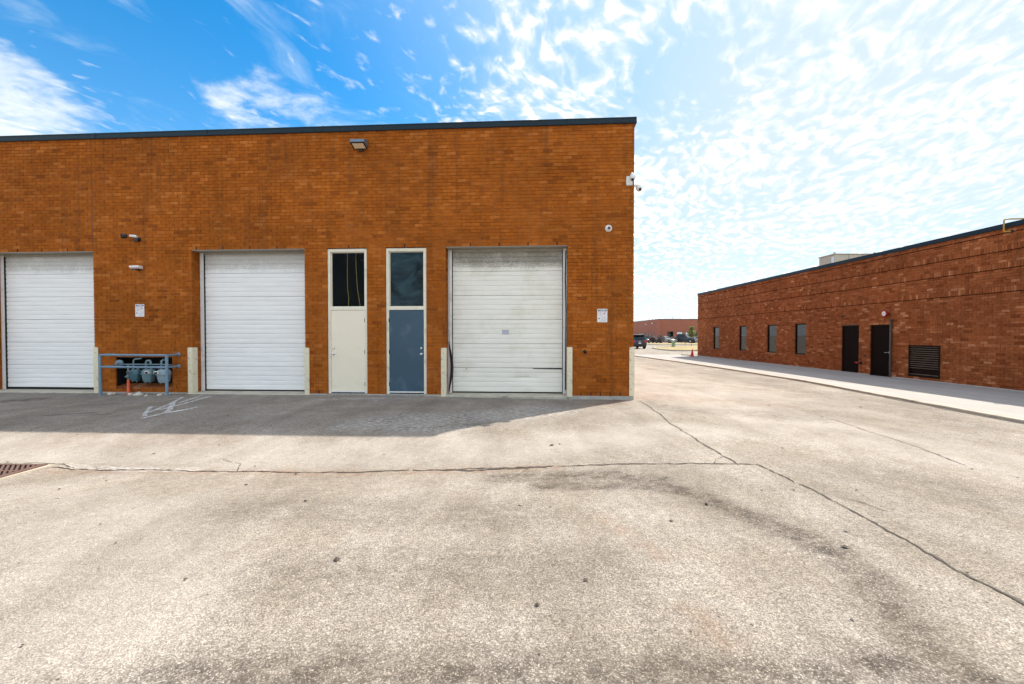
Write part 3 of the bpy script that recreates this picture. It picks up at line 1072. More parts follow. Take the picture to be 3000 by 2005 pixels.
    for o in openings:
        a, b, c, d, dp = o[0] - g, o[1] + g, max(z0 - 0.02, o[2] - g), o[3] + 0.012, max(o[4], 0.12) + 0.06
        wb.quad((a, g, c), (a, g, d), (a, dp, d), (a, dp, c))
        wb.quad((b, g, c), (b, dp, c), (b, dp, d), (b, g, d))
        wb.quad((a, g, d), (b, g, d), (b, dp, d), (a, dp, d))
    wb.build('wall', mmat, parent, fix=False)


# ------------------------------------------------------------------ main warehouse
CH, BL = 0.0838, 0.238
ZB, ZT = 0.09, 6.70
UL = -23.5
OP_TOP = ZB + 44 * CH
D_OPEN = [(-16.97, -13.965), (-11.262, -8.245), (-4.622, -1.59)]
E_OPEN = [(-7.660, -6.628), (-6.148, -5.108)]
NICHE = (-13.385, -11.82, ZB + 1 * CH, ZB + 11 * CH - 0.02)
openings = [(a, b, ZB - 0.05, OP_TOP, 0.30) for a, b in D_OPEN] + [(a, b, ZB - 0.05, OP_TOP, 0.05) for a, b in E_OPEN] + \
           [(NICHE[0], NICHE[1], NICHE[2], NICHE[3], 0.55), (-22.6, -19.6, ZB - 0.05, OP_TOP, 0.30)]
wh = thing('brick_warehouse', 'tall orange brick warehouse with white roll-up loading doors and two narrow entry doors', 'building', C0, -A)
inv = Matrix.Translation(C0) @ Matrix.Rotation(-A, 4, 'Z')
cam_l = inv.inverted() @ Vector((0, 0, CAM_H))
brick_wall(wh, M['brick_main'], M['mortar_main'], UL, 0.0, ZB, ZT, CH, BL, openings, cam_l, lambda u, z: u > -16.2,
           ctrl=[(-13.972, OP_TOP, 99)], seed=5)
# shell: side wall, back, roof, parapet cap
mb = MB()



def brick_tex_mat(name, stops, mortar, bw, bh):
    m, t, b = new_mat(name)
    oc = t.node('ShaderNodeTexCoord').outputs['Object']
    x, y, z = t.sep(oc)
    v = t.comb(t.m('ADD', x, y), z, 0.0)
    n = t.node('ShaderNodeTexBrick')
    n.offset = 0.5
    t.put(n.inputs['Vector'], v)
    t.put(n.inputs['Color1'], stops[0])
    t.put(n.inputs['Color2'], stops[1])
    t.put(n.inputs['Mortar'], mortar)
    n.inputs['Scale'].default_value = 1.0
    n.inputs['Mortar Size'].default_value = 0.006
    n.inputs['Brick Width'].default_value = bw
    n.inputs['Row Height'].default_value = bh
    f = t.lin(t.noise(oc, 3.0, 5, 0.65), 0.3, 0.7, 0.8, 1.2)
    t.put(b.inputs['Base Color'], t.mix(1.0, n.outputs[0], t.comb(f, f, f), 'MULTIPLY'))
    b.inputs['Roughness'].default_value = 0.9
    t.put(b.inputs['Normal'], t.bump(n.outputs['Fac'], -0.5, 0.006))
    return m


M['side_brick'] = brick_tex_mat('orange_brick_side', [(0.30, 0.092, 0.018), (0.40, 0.13, 0.028)], (0.33, 0.125, 0.040), BL, CH)
mb = MB()
mb.box(-0.10, -0.002, 0.092, 25, -0.2, ZT)
mb.box(UL, UL + 0.2, 0.31, 25, -0.2, ZT)
mb.box(UL + 0.2, -0.1, 24.8, 25, -0.2, ZT)
mb.build('side_wall', M['side_brick'], wh)
MB().box(UL + 0.21, -0.11, 0.32, 24.79, ZT - 0.5, ZT - 0.4).build('roof', M['roofing'], wh)
mb = MB()
mb.prism([(-0.028, ZT - 0.012), (-0.034, ZT + 0.004), (-0.026, ZT + 0.10), (-0.034, ZT + 0.118), (-0.030, ZT + 0.135), (0.33, ZT + 0.125), (0.33, ZT - 0.012)], UL, 0.05)
mb.build('parapet_cap', M['flash'], wh)
mb = MB()
mb.prism([(-0.040, ZT - 0.016), (-0.0285, ZT - 0.004), (-0.0285, ZT - 0.018)], UL, 0.056)
for uj in np.arange(-23, 0, 3.05):
    mb.box(uj, uj + 0.035, -0.037, 0.335, ZT - 0.004, ZT + 0.1375)
mb.build('cap_seam', M['flash'], wh)
segs_f = [(UL, 0.012)]
for a, b in D_OPEN + [(-22.6, -19.6)]:
    segs_f = subtract(segs_f, a, b)
for a, b in segs_f:
    MB().box(a + 0.002, b - 0.002, -0.012, 0.30, -0.30, ZB - 0.001).build('foundation', M['concrete'], wh, bevel=0.006)
# control joint sealant, lintel plates
MB().box(-13.979, -13.965, 0.004, 0.05, OP_TOP + 0.012, ZT - 0.02).build('control_joint', M['conduit'], wh)
mb = MB()
for us, z in (([-16.093, -15.401, -14.683, -11.131, -10.415, -9.691, -8.977, -3.997, -3.278, -2.566, -1.855, -7.093, -5.66], OP_TOP),
              ([-1.264, -1.023, -0.791, -0.56, -0.313, -4.874, -7.893], ZB)):
    for u in us:
        MB().box(u - 0.011, u + 0.011, -0.0055, 0.02, z + 0.006, z + CH * 0.96).build('weep_hole', M['black'], wh)

# ---- interior: one dark room behind the entry doors so the glass looks into depth
mb = MB()
mb.quad((-8.1, 5.0, 0.1), (-4.9, 5.0, 0.1), (-4.9, 5.0, 4.0), (-8.1, 5.0, 4.0))
mb.quad((-8.1, 0.2, 0.1), (-8.1, 5.0, 0.1), (-8.1, 5.0, 4.0), (-8.1, 0.2, 4.0))
mb.quad((-4.9, 0.2, 0.1), (-4.9, 5.0, 0.1), (-4.9, 5.0, 4.0), (-4.9, 0.2, 4.0))
mb.quad((-8.1, 0.2, 4.0), (-4.9, 0.2, 4.0), (-4.9, 5.0, 4.0), (-8.1, 5.0, 4.0))
mb.quad((-8.1, 0.2, 0.1), (-4.9, 0.2, 0.1), (-4.9, 5.0, 0.1), (-8.1, 5.0, 0.1))
mb.build('interior_room', M['room'], wh, fix=False)


# ---- loading doors
def section_profile(z0, z1, n=5):
    """front face of one sectional panel: shallow ribs; returns (y, z) closed profile"""
    pr = []
    st = (z1 - z0) / n
    pr.append((0.012, z0))
    pr.append((0.0, z0 + 0.006))
    for i in range(n):
        a = z0 + i * st
        if i:
            pr += [(0.0, a - 0.012), (0.010, a - 0.004), (0.010, a + 0.004), (0.0, a + 0.012)]
        # slight belly so light rolls over each rib
        pr.append((-0.005, a + st * 0.5))
    pr += [(0.0, z1 - 0.006), (0.012, z1 - 0.0005), (0.045, z1 - 0.0005), (0.045, z0)]
    return pr


def loading_door(u0, u1, mat, gap, n_sec, label, bow=0.0, dent=False):
    yd = 0.325
    # steel jamb tracks and head
    root = thing('loading_door', label, None)
    root.parent = wh
    for a, b in ((u0 + 0.001, u0 + 0.105), (u1 - 0.105, u1 - 0.001)):
        MB().box(a, b, 0.285, 0.31, 0.10, OP_TOP - 0.02).build('door_jamb', M['track'], root, bevel=0.003)
    z0, z1 = 0.105 + gap, 3.80
    st = 0.612
    z = z0
    i = 0
    while z < z1 - 0.02:
        zb = min(z + st, z1)
        ns = 5 if zb - z > 0.5 else max(1, int(round((zb - z) / 0.122)))
        mbs = MB()
        pr = section_profile(z, zb, ns)
        # extrude in several columns so that dents can be pressed in
        cols = 25
        xs = [u0 + 0.085 + (u1 - u0 - 0.17) * c / (cols - 1) for c in range(cols)]
        rings = []
        for c, xx in enumerate(xs):
            ring = []
            for (yy, zz) in pr:
                y2, z2 = yy, zz
                if yy < 0.03:
                    y2 += 0.0015 * math.sin(xx * 2.3 + i) + 0.001 * math.sin(xx * 7.1 + zz * 5)
                    if dent and i == 0:
                        dd = math.exp(-((xx - (u1 - 1.05)) / 0.38) ** 2 - ((zz - 0.47) / 0.09) ** 2)
                        y2 += 0.030 * dd
                        dd = math.exp(-((xx - (u1 - 0.55)) / 0.5) ** 2 - ((zz - 0.58) / 0.06) ** 2)
                        y2 += 0.018 * dd
                if dent and i == 0 and zz > zb - 0.03:
                    z2 -= 0.012 * max(0.0, (xx - (u0 + 1.2)) / 1.8)
                ring.append((xx, yd + y2, z2))
            rings.append(ring)
        mbs.ring_loft(rings)
        mbs.build('door_section', mat, root, smooth=True)
        z = zb + 0.003
        i += 1
    MB().box(u0 + 0.07, u1 - 0.07, yd + 0.05, yd + 0.07, 0.10, 3.80).build('door_core', M['black'], root)
    MB().box(u0 + 0.086, u1 - 0.086, yd + 0.004, yd + 0.045, 0.106, 0.103 + min(gap, 0.03)).build('bottom_seal', M['seal'], root)
    for a, b in ((u0 + 0.106, u0 + 0.122), (u1 - 0.122, u1 - 0.106)):
        MB().box(a, b, 0.288, 0.330, 0.105, OP_TOP - 0.03).build('side_seal', M['seal'], root)
    MB().box(u0 + 0.002, u1 - 0.002, 0.010, 0.330, OP_TOP - 0.014, OP_TOP + 0.009).build('lintel_plate', M['soffit'], root)
    hd = MB()
    hd.box(u0 + 0.003, u1 - 0.003, 0.29, 0.312, OP_TOP - 0.075, OP_TOP - 0.016)
    hd.build('head_trim', M['soffit'], root)
    sl_ = MB()
    sl_.prism([(-0.055, -0.15), (-0.055, 0.060), (-0.030, 0.074), (0.40, 0.104), (0.40, -0.15)], u0 + 0.004, u1 - 0.004)
    sl_.build('sill', M['sill'], root, bevel=0.006)
    return root


loading_door(D_OPEN[0][0], D_OPEN[0][1], M['door_white'], 0.055, 6, 'white ribbed roll-up door left of the gas meters')
loading_door(D_OPEN[1][0], D_OPEN[1][1], M['door_white'], 0.030, 6, 'clean white ribbed roll-up door left of the beige entry door')
d3 = loading_door(D_OPEN[2][0], D_OPEN[2][1], M['door_cream'], 0.026, 6, 'dirty off-white roll-up door with dented bottom panel', dent=True)
loading_door(-22.6, -19.6, M['door_white'], 0.016, 6, 'white ribbed roll-up door at the far left end')
# scuffed sticker, bullet-like hole, loose black weather strip and the bent gap above the lowest panel
MB().box(-3.235, -3.06, 0.3185, 0.3215, 1.60, 1.715).build('sticker', M['sign_pale'], d3)
MB().lathe([(0.014, 0), (0.010, 0.006)], (-4.155, 0.318, 0.715), (0, -1, 0), 8).build('hole', M['black'], d3)
gp = MB()
for i in range(14):
    x0 = -2.45 + i * 0.052
    gp.box(x0, x0 + 0.052, 0.316, 0.326, 0.722 - 0.010 * (i / 14), 0.733)
gp.build('panel_gap', M['black'], d3)
wsx = -4.60
ws = []
for i in range(20):
    t = i / 19
    ws.append((wsx + 0.012 + 0.085 * math.sin(math.pi * t) ** 1.5, 0.262 - 0.02 * math.sin(math.pi * t), 0.12 + 1.30 * t))
mb = MB()
rings = []
for (x, y, z) in ws:
    w = 0.010 + 0.038 * math.sin(math.pi * (z - 0.12) / 1.30)
    rings.append([(x - w, y, z), (x + w * 0.3, y - 0.006, z), (x + w * 0.5, y + 0.008, z), (x - w, y + 0.006, z)])
mb.ring_loft(rings)
mb.build('weather_strip', M['seal'], d3, smooth=True)
ws2 = MB().tube([(wsx + 0.03, 0.265, 1.40), (wsx + 0.022, 0.268, 1.7), (wsx + 0.03, 0.27, 2.3), (wsx + 0.028, 0.27, 3.72)], 0.014, 8)
ws2.build('weather_strip', M['track'], d3, smooth=True)
ws3 = MB().tube([(D_OPEN[2][1] - 0.035, 0.262, 3.7), (D_OPEN[2][1] - 0.05, 0.255, 3.0), (D_OPEN[2][1] - 0.03, 0.262, 2.2), (D_OPEN[2][1] - 0.042, 0.262, 0.2)], 0.013, 8)
ws3.build('weather_strip', M['seal'], d3, smooth=True)


# ---- entry doors
def entry_door(u0, u1, leafmat, glassmat, knob_left, label, cords=False):
    yf = 0.028
    zt = OP_TOP - 0.012
    zb = 0.10
    w = 0.075
    r0, r1 = 2.215, 2.292
    fr = MB()
    fr.box(u0 + 0.004, u0 + w, yf, yf + 0.13, zb, zt)
    fr.box(u1 - w, u1 - 0.004, yf, yf + 0.13, zb, zt)
    fr.box(u0 + w - 0.001, u1 - w + 0.001, yf + 0.001, yf + 0.129, zt - w, zt - 0.001)
    fr.box(u0 + w - 0.001, u1 - w + 0.001, yf + 0.001, yf + 0.129, r0, r1)
    # inner glazing stops
    for a, b, c, d in ((u0 + w, u0 + w + 0.022, r1, zt - w), (u1 - w - 0.022, u1 - w, r1, zt - w)):
        fr.box(a, b, yf + 0.045, yf + 0.085, c, d)
    fr.box(u0 + w + 0.022, u1 - w - 0.022, yf + 0.046, yf + 0.084, zt - w - 0.022, zt - w)
    fr.box(u0 + w + 0.022, u1 - w - 0.022, yf + 0.046, yf + 0.084, r1, r1 + 0.020)
    root = fr.build('entry_door', M['cream'], wh, bevel=0.004)
    root['label'] = label
    MB().box(u0 + w + 0.004, u1 - w - 0.004, yf + 0.060, yf + 0.066, r1 + 0.002, zt - w - 0.002).build('window_pane', glassmat, root)
    leaf = MB().box(u0 + w + 0.004 - 0.03, u1 - w - 0.004 + 0.03, yf + 0.012, yf + 0.055, 0.155, r0 - 0.004)
    # recess the leaf edges by cutting the frame rebate visually: leaf sits between the jamb faces
    leaf = MB().box(u0 + w + 0.004, u1 - w - 0.004, yf + 0.012, yf + 0.055, 0.158, r0 - 0.005)
    leaf.build('door_leaf', leafmat, root, bevel=0.003)
    MB().box(u0 + w + 0.003, u1 - w - 0.003, yf - 0.006, yf + 0.06, 0.128, 0.157).build('door_sweep', M['track'], root)
    MB().box(u0 + 0.01, u1 - 0.01, yf - 0.045, yf + 0.13, 0.060, 0.104).build('threshold', M['chrome'], root)
    MB().box(u0 + w, u1 - w, yf + 0.056, yf + 0.075, 0.105, r0).build('door_stop', M['black'], root)
    kx_ = u0 + w + 0.065 if knob_left else u1 - w - 0.065
    y0 = yf + 0.012
    MB().lathe([(0.030, 0), (0.032, 0.004), (0.024, 0.010), (0.011, 0.014), (0.011, 0.034), (0.020, 0.040), (0.027, 0.052), (0.024, 0.064), (0.010, 0.068)],
               (kx_, y0, 1.10), (0, -1, 0), 16).build('door_knob', M['chrome'], root, smooth=True)
    MB().lathe([(0.029, 0), (0.030, 0.006), (0.024, 0.018), (0.010, 0.020)], (kx_, y0, 1.25), (0, -1, 0), 16).build('deadbolt', M['chrome'], root, smooth=True)
    hx = u1 - w if knob_left else u0 + w
    for hzv in (1.955, 1.156, 0.338):
        MB().cyl((hx, yf + 0.006, hzv - 0.05), (hx, yf + 0.006, hzv + 0.05), 0.009, n=8).build('hinge', M['bronze'], root)
    return root


ea = entry_door(E_OPEN[0][0], E_OPEN[0][1], M['beige_leaf'], M['glass_clear'], True, 'beige steel door under a clear dark window')
eb = entry_door(E_OPEN[1][0], E_OPEN[1][1], M['blue_leaf'], M['glass_film'], False, 'blue steel door under a hazy window')
# what can be made out behind the left window
MB().tube([(-7.30, 0.42, 4.0), (-7.315, 0.42, 3.2), (-7.31, 0.42, 2.8), (-7.28, 0.42, 2.55), (-7.30, 0.42, 2.2), (-7.31, 0.42, 1.2)], 0.008, 8).build('cord', M['cord'], wh, smooth=True)
MB().tube([(-7.08, 0.40, 4.0), (-7.07, 0.40, 3.3), (-7.04, 0.40, 2.8), (-6.985, 0.40, 2.45), (-6.93, 0.40, 2.1), (-6.9, 0.40, 1.2)], 0.008, 8).build('cord', M['cord'], wh, smooth=True)
for i in range(3):
    mt = Matrix.Translation((-6.95 + i * 0.10, 0.75, 2.35)) @ Matrix.Rotation(R(28), 4, 'Y')
    MB().box(-0.03, 0.03, 0, 0.04, -0.6, 0.45, mt).build('board', M['conduit'], wh)

# ---- meter niche
nu0, nu1, nz0, nz1 = NICHE
mb = MB()
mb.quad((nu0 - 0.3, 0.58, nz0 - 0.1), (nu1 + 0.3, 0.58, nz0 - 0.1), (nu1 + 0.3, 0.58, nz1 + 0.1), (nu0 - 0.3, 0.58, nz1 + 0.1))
mb.build('niche_back', M['black'], wh, fix=False)  # black back and added lining paint the deep shade of the recess
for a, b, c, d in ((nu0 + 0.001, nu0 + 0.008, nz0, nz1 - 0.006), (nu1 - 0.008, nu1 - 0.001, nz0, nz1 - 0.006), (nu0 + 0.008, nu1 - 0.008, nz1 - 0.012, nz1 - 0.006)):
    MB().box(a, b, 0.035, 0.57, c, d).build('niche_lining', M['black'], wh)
mb = MB()
mb.box(nu0 + 0.001, nu1 - 0.001, 0.02, 0.58, nz1 - 0.004, nz1 + 0.008)
mb.build('niche_lintel', M['bronze'], wh)
w = (nu1 - nu0) / 7
for i in range(7):
    mt = Matrix.Translation((nu0 + i * w + 0.005, -0.006, nz0 + 0.055)) @ Matrix.Rotation(R(12), 4, 'X')
    MB().box(0, w - 0.01, 0.0, 0.30, -0.075, 0.0, mt).build('sill_brick', M['brick_low'], wh)


# ------------------------------------------------------------------ corner guards
def corner_guard(u, side, label, z0=0.05, z1=1.26, ret=0.13):
    """steel angle: front leg over the wall face, return leg into the opening.  side +1: opening to the right of the edge"""
    w, t = 0.115, 0.012
    loc = WP(u, 0, 0)
    root = thing('corner_guard', label, 'corner guard', loc, -A, 'cream steel corner guards along the warehouse front')
    mb = MB()
    if side > 0:
        mb.box(-w, t, -0.028, -0.008, z0, z1)
        mb.box(0.0015, t, -0.008, ret, z0, z1 - 0.0005)
    else:
        mb.box(-t, w, -0.028, -0.008, z0, z1)
        mb.box(-t, -0.0015, -0.008, ret, z0, z1 - 0.0005)
    mb.build('steel_angle', M['guard'], root, bevel=0.003)
    for zz in (z0 + 0.16, z0 + 0.62, z1 - 0.14):
        x = (-w * 0.5 if side > 0 else w * 0.5)
        MB().lathe([(0.009, 0), (0.009, 0.003), (0.005, 0.006)], (x, -0.028, zz), (0, -1, 0), 8).build('bolt', M['rust'], root)
    return root


corner_guard(D_OPEN[0][1], -1, 'cream corner guard right beside the blue meter railing', 0.04)
corner_guard(D_OPEN[1][0], 1, 'wide cream corner guard left of the middle loading door', 0.05, ret=0.16)
corner_guard(D_OPEN[1][1], -1, 'cream corner guard left of the beige entry door', 0.05)
corner_guard(D_OPEN[2][0], 1, 'cream corner guard right of the blue entry door', 0.04, 1.262)
corner_guard(D_OPEN[2][1], -1, 'scuffed cream corner guard right of the dented loading door', 0.06, 1.285)
corner_guard(0.014, 1, 'rust-spotted cream corner guard at the end corner of the warehouse', 0.092, 1.29, 0.10)

# ------------------------------------------------------------------ gas meters
rail = thing('guard_rail', 'blue-grey pipe guard railing around the gas meters', 'railing', WP(-12.52, -0.40, 0.04), -A)
RR = 0.027
for ux, lean in ((-0.89, -0.02), (0.895, 0.02)):
    MB().cyl((ux - lean * 0.3, 0, 0.0), (ux, 0, 1.05), 0.034, n=14).build('post', M['rail'], rail, smooth=True)
for zz in (1.037, 0.733):
    MB().tube([(-0.89, 0.38, zz - 0.0), (-0.89, 0.02, zz), (-0.87, 0, zz), (0.88, 0, zz - 0.004)], RR, 12).build('rail_bar', M['rail'], rail, smooth=True)
    MB().tube([(0.895, 0.02, zz - 0.004), (0.885, 0.395, zz)], RR * 0.9, 12).build('rail_bar', M['rail'], rail, smooth=True)
    MB().lathe([(0.05, 0), (0.05, 0.012), (0.03, 0.02)], (0.885, 0.398, zz), (0, -1, 0), 12).build('wall_flange', M['rail'], rail, smooth=True)


def rrect(hw, hd, z, n=4, cx=0.0, cy=0.0, rr_=0.45):
    r = min(hw, hd) * rr_
    pts = []
    for (sx, sy, a0) in ((1, 1, 0), (-1, 1, 90), (-1, -1, 180), (1, -1, 270)):
        for i in range(n):
            a = R(a0 + 90 * i / (n - 1))
            pts.append((cx + sx * (hw - r) + r * math.cos(a), cy + sy * (hd - r) + r * math.sin(a), z))
    return pts


def gas_meter(u, z, sc, mat, label, style):
    root = thing('gas_meter', label, 'gas meter', WP(u, -0.05, z), -A, 'gas meters in the wall niche')
    s = sc
    lo = MB().ring_loft([rrect(0.075 * s, 0.055 * s, -0.19 * s), rrect(0.098 * s, 0.07 * s, -0.165 * s), rrect(0.115 * s, 0.082 * s, -0.08 * s), rrect(0.122 * s, 0.088 * s, -0.012 * s)])
    lo.build('body', mat, root, smooth=True)
    MB().ring_loft([rrect(0.142 * s, 0.102 * s, -0.014 * s), rrect(0.142 * s, 0.102 * s, 0.006 * s)]).build('flange', mat, root, bevel=0.003)
    up = MB().ring_loft([rrect(0.128 * s, 0.09 * s, 0.006 * s), rrect(0.122 * s, 0.088 * s, 0.07 * s), rrect(0.095 * s, 0.06 * s, 0.105 * s), rrect(0.05 * s, 0.03 * s, 0.112 * s)])
    up.build('top_case', mat, root, smooth=True)
    bx = -0.09 if style != 1 else 0.055
    MB().box((bx - 0.05) * s, (bx + 0.05) * s, -0.125 * s, -0.08 * s, 0.01 * s, 0.075 * s).build('index_box', M['bell_white'] if style != 0 else M['meter2'], root, bevel=0.006)
    MB().box((bx - 0.035) * s, (bx + 0.035) * s, -0.128 * s, -0.125 * s, -0.005 * s + 0.02 * s, 0.058 * s).build('dial', M['black_plastic'], root)
    for sx in (-1, 1):
        MB().cyl((sx * 0.065 * s, 0, 0.10 * s), (sx * 0.065 * s, 0, 0.175 * s), 0.024 * s, n=10).build('union_nut', M['pipe'], root)
    for sx in (-0.06, 0.06):
        MB().cyl((sx * s, -0.03 * s, -0.215 * s), (sx * s, -0.03 * s, -0.188 * s), 0.013 * s, n=8).build('foot', M['grey_pipe'], root)
    return root


gas_meter(-12.785, 0.575, 1.0, M['meter1'], 'teal gas meter nearest the orange pipe sleeve', 0)
gas_meter(-12.425, 0.575, 1.12, M['meter2'], 'grey-green gas meter in the middle of the three', 1)
gas_meter(-12.005, 0.565, 1.16, M['meter3'], 'pale blue gas meter behind the right railing post', 2)

pl = thing('gas_pipe', 'blue-grey gas pipework with round regulator above the meters', 'pipework', WP(-12.6, 0.02, 0.0), -A)
PB = -0.06
MB().tube([(-0.62, PB, 0.815), (0.72, PB, 0.815)], 0.019, 10).build('manifold', M['pipe'], pl, smooth=True)
MB().lathe([(0.02, -0.06), (0.085, -0.045), (0.098, -0.012), (0.098, 0.012), (0.085, 0.035), (0.035, 0.055), (0.03, 0.09), (0.01, 0.095)], (-0.625, PB - 0.02, 0.84), (0.25, -0.95, 0.15), 18).build('regulator', M['pipe'], pl, smooth=True)
MB().lathe([(0.035, 0), (0.04, 0.03), (0.02, 0.06)], (-0.60, PB - 0.03, 0.775), (0, 0, -1), 10).build('vent', M['grey_pipe'], pl, smooth=True)
MB().tube([(-0.40, PB, 0.81), (-0.395, PB, 0.6), (-0.375, PB - 0.01, 0.40)], 0.024, 10).build('riser', M['grey_pipe'], pl, smooth=True)
MB().lathe([(0.028, -0.05), (0.042, -0.03), (0.046, 0.0), (0.042, 0.03), (0.028, 0.05)], (-0.39, PB - 0.01, 0.50), (0, 0, 1), 12).build('shutoff_valve', M['pipe'], pl, smooth=True)
MB().box(-0.44, -0.40, PB - 0.06, PB - 0.03, 0.485, 0.515).build('valve_handle', M['grey_pipe'], pl)
MB().tube([(-0.385, PB - 0.01, 0.415), (-0.345, PB - 0.05, 0.23), (-0.30, PB - 0.10, 0.03)], [0.034, 0.038, 0.042], 12).build('orange_sleeve', M['orange'], pl, smooth=True)
for (x, zt) in ((-0.245, 0.95),):
    MB().tube([(x, PB, 0.72), (x, PB, zt - 0.03), (x + 0.03, PB, zt), (x + 0.17, PB + 0.05, zt + 0.02)], 0.019, 10).build('drop_pipe', M['pipe'], pl, smooth=True)
MB().tube([(0.10, PB, 0.72), (0.10, PB, 0.88), (0.125, PB, 0.915), (0.20, PB, 0.915), (0.225, PB, 0.88), (0.225, PB, 0.80)], 0.026, 10).build('drop_pipe', M['pipe'], pl, smooth=True)
MB().tube([(0.52, PB, 0.72), (0.52, PB, 0.90), (0.53, PB + 0.04, 0.93), (0.53, PB + 0.3, 0.94)], 0.026, 10).build('drop_pipe', M['pipe'], pl, smooth=True)
MB().tube([(0.67, PB, 0.70), (0.67, PB, 0.77), (0.70, PB, 0.80), (0.74, PB + 0.2, 0.81)], 0.022, 10).build('drop_pipe', M['pipe'], pl, smooth=True)
for x in (0.10, 0.52):
    MB().lathe([(0.022, -0.03), (0.035, -0.02), (0.035, 0.02), (0.022, 0.03)], (x, PB, 0.815), (0, 0, 1), 10).build('pipe_tee', M['pipe'], pl, smooth=True)


# broken chunks of concrete under the meters
def chunk(x, y, sx, sy, sz, label, seed):
    rr = random.Random(seed)
    import bmesh
    bm = bmesh.new()
    bmesh.ops.create_icosphere(bm, subdivisions=2, radius=1.0)
    for v in bm.verts:
        q = v.co * (1 + 0.30 * mnoise.noise(v.co * 1.4 + Vector((seed, 0, 0))) + 0.08 * rr.uniform(-1, 1))
        v.co = Vector((q.x * sx, q.y * sy, max(-0.5, q.z) * sz))
    me = bpy.data.meshes.new('stone')
    bm.to_mesh(me)
    bm.free()
    me.materials.append(M['stone'])
    o = bpy.data.objects.new('stone', me)
    COL.objects.link(o)
    o.location = (x, y, float(gz(x, y)) + 0.40 * sz)
    o.rotation_euler = (0, 0, rr.uniform(0, 6))
    return tag(o, label, 'stone', 'broken concrete chunks under the gas meters')


def at_wall(u, off):
    q = WP(u, off, 0)
    return q.x, q.y


for u, off, a, b, c, lab, sd in [
    (-13.28, -0.25, 0.085, 0.07, 0.045, 'flat pale chunk beside the left railing post', 1),
    (-12.66, -0.34, 0.075, 0.06, 0.055, 'pale chunk touching the foot of the orange sleeve', 2),
    (-12.54, -0.22, 0.060, 0.06, 0.060, 'tall pale chunk at the back of the middle pile', 3),
    (-12.42, -0.36, 0.105, 0.07, 0.050, 'largest pale chunk right of the orange sleeve', 4),
    (-12.18, -0.40, 0.085, 0.05, 0.022, 'thin flat shard alone under the middle meter', 5),
    (-11.90, -0.30, 0.080, 0.06, 0.032, 'low grey chunk just left of the right railing post', 6),
    (-11.73, -0.27, 0.080, 0.06, 0.042, 'pinkish chunk touching the right railing post', 7),
]:
    x, y = at_wall(u, off)
    chunk(x, y, a, b, c, lab, sd)
M_st2 = None

# ------------------------------------------------------------------ fixtures on the warehouse wall
fl = thing('flood_light', 'blue-grey wall floodlight high under the roof edge', 'floodlight', WP(-6.75, 0, 6.36), -A)
fl.scale = (0.86, 0.86, 0.86)
MB().prism([(-0.003, -0.13), (-0.003, 0.10), (-0.10, 0.10), (-0.30, 0.035), (-0.33, -0.02), (-0.335, -0.055), (-0.05, -0.13)], -0.205, 0.205).build('housing', M['lamp_metal'], fl, bevel=0.012)
mt = Matrix.Translation((0, -0.195, -0.100)) @ Matrix.Rotation(R(-14.7), 4, 'X')
MB().box(-0.165, 0.165, -0.105, 0.125, -0.012, 0.0, mt).build('lens', M['lamp_glass'], fl)
mb = MB()
mb.box(-0.20, 0.20, -0.150, -0.107, -0.014, 0.004, mt)
mb.box(-0.20, 0.20, 0.127, 0.150, -0.014, 0.004, mt)
mb.box(-0.20, -0.167, -0.106, 0.126, -0.014, 0.004, mt)
mb.box(0.167, 0.20, -0.106, 0.126, -0.014, 0.004, mt)
mb.build('lens_frame', M['black_plastic'], fl)
MB().box(-0.07, 0.07, -0.05, -0.004, -0.21, -0.12).build('junction_box', M['black_plastic'], fl, bevel=0.008)


def bullet_camera_black():
    t = thing('security_camera', 'black-headed camera with silver arm, high above the gas meters', 'camera', WP(-12.78, 0, 4.10), -A, 'security cameras on the warehouse wall')
    MB().lathe([(0.055, 0), (0.055, 0.02), (0.035, 0.03), (0.03, 0.06)], (0.10, 0, -0.02), (0, -1, 0), 14).build('mount', M['black_plastic'], t, smooth=True)
    MB().tube([(0.10, -0.05, -0.01), (0.08, -0.12, 0.02), (0.0, -0.16, 0.03)], 0.022, 10).build('arm', M['chrome'], t, smooth=True)
    MB().tube([(0.155, -0.13, 0.015), (0.0, -0.17, 0.03)], [0.036, 0.030], 12).build('body', M['white_plastic'], t, smooth=True)
    MB().lathe([(0.03, -0.02), (0.062, 0.0), (0.066, 0.05), (0.060, 0.11), (0.045, 0.118)], (-0.09, -0.17, 0.03), (-0.75, -0.62, -0.2), 8).build('head', M['black_plastic'], t, smooth=True)
    MB().box(0.02, 0.15, -0.11, -0.03, -0.10, -0.03).build('sensor', M['black_plastic'], t, bevel=0.01)
    return t


bullet_camera_black()
t = thing('security_camera', 'flat white hooded camera between the black camera and the sign', 'camera', WP(-12.67, 0, 3.32), -A, 'security cameras on the warehouse wall')
mt = Matrix.Rotation(R(4), 4, 'Y')
MB().prism([(-0.05, -0.03), (-0.05, 0.045), (-0.17, 0.05), (-0.19, 0.04), (-0.19, -0.005), (-0.15, -0.03)], -0.13, 0.13).build('body', M['white_plastic'], t, bevel=0.01)
MB().box(0.02, 0.11, -0.193, -0.18, -0.022, 0.010).build('lens', M['sign_red'], t)
MB().lathe([(0.045, 0), (0.045, 0.02), (0.025, 0.03), (0.025, 0.10)], (-0.03, 0, -0.03), (0, -1, 0.1), 12).build('mount', M['black_plastic'], t, smooth=True)
MB().box(-0.09, 0.03, -0.15, -0.06, -0.058, -0.032).build('shade', M['black_plastic'], t)

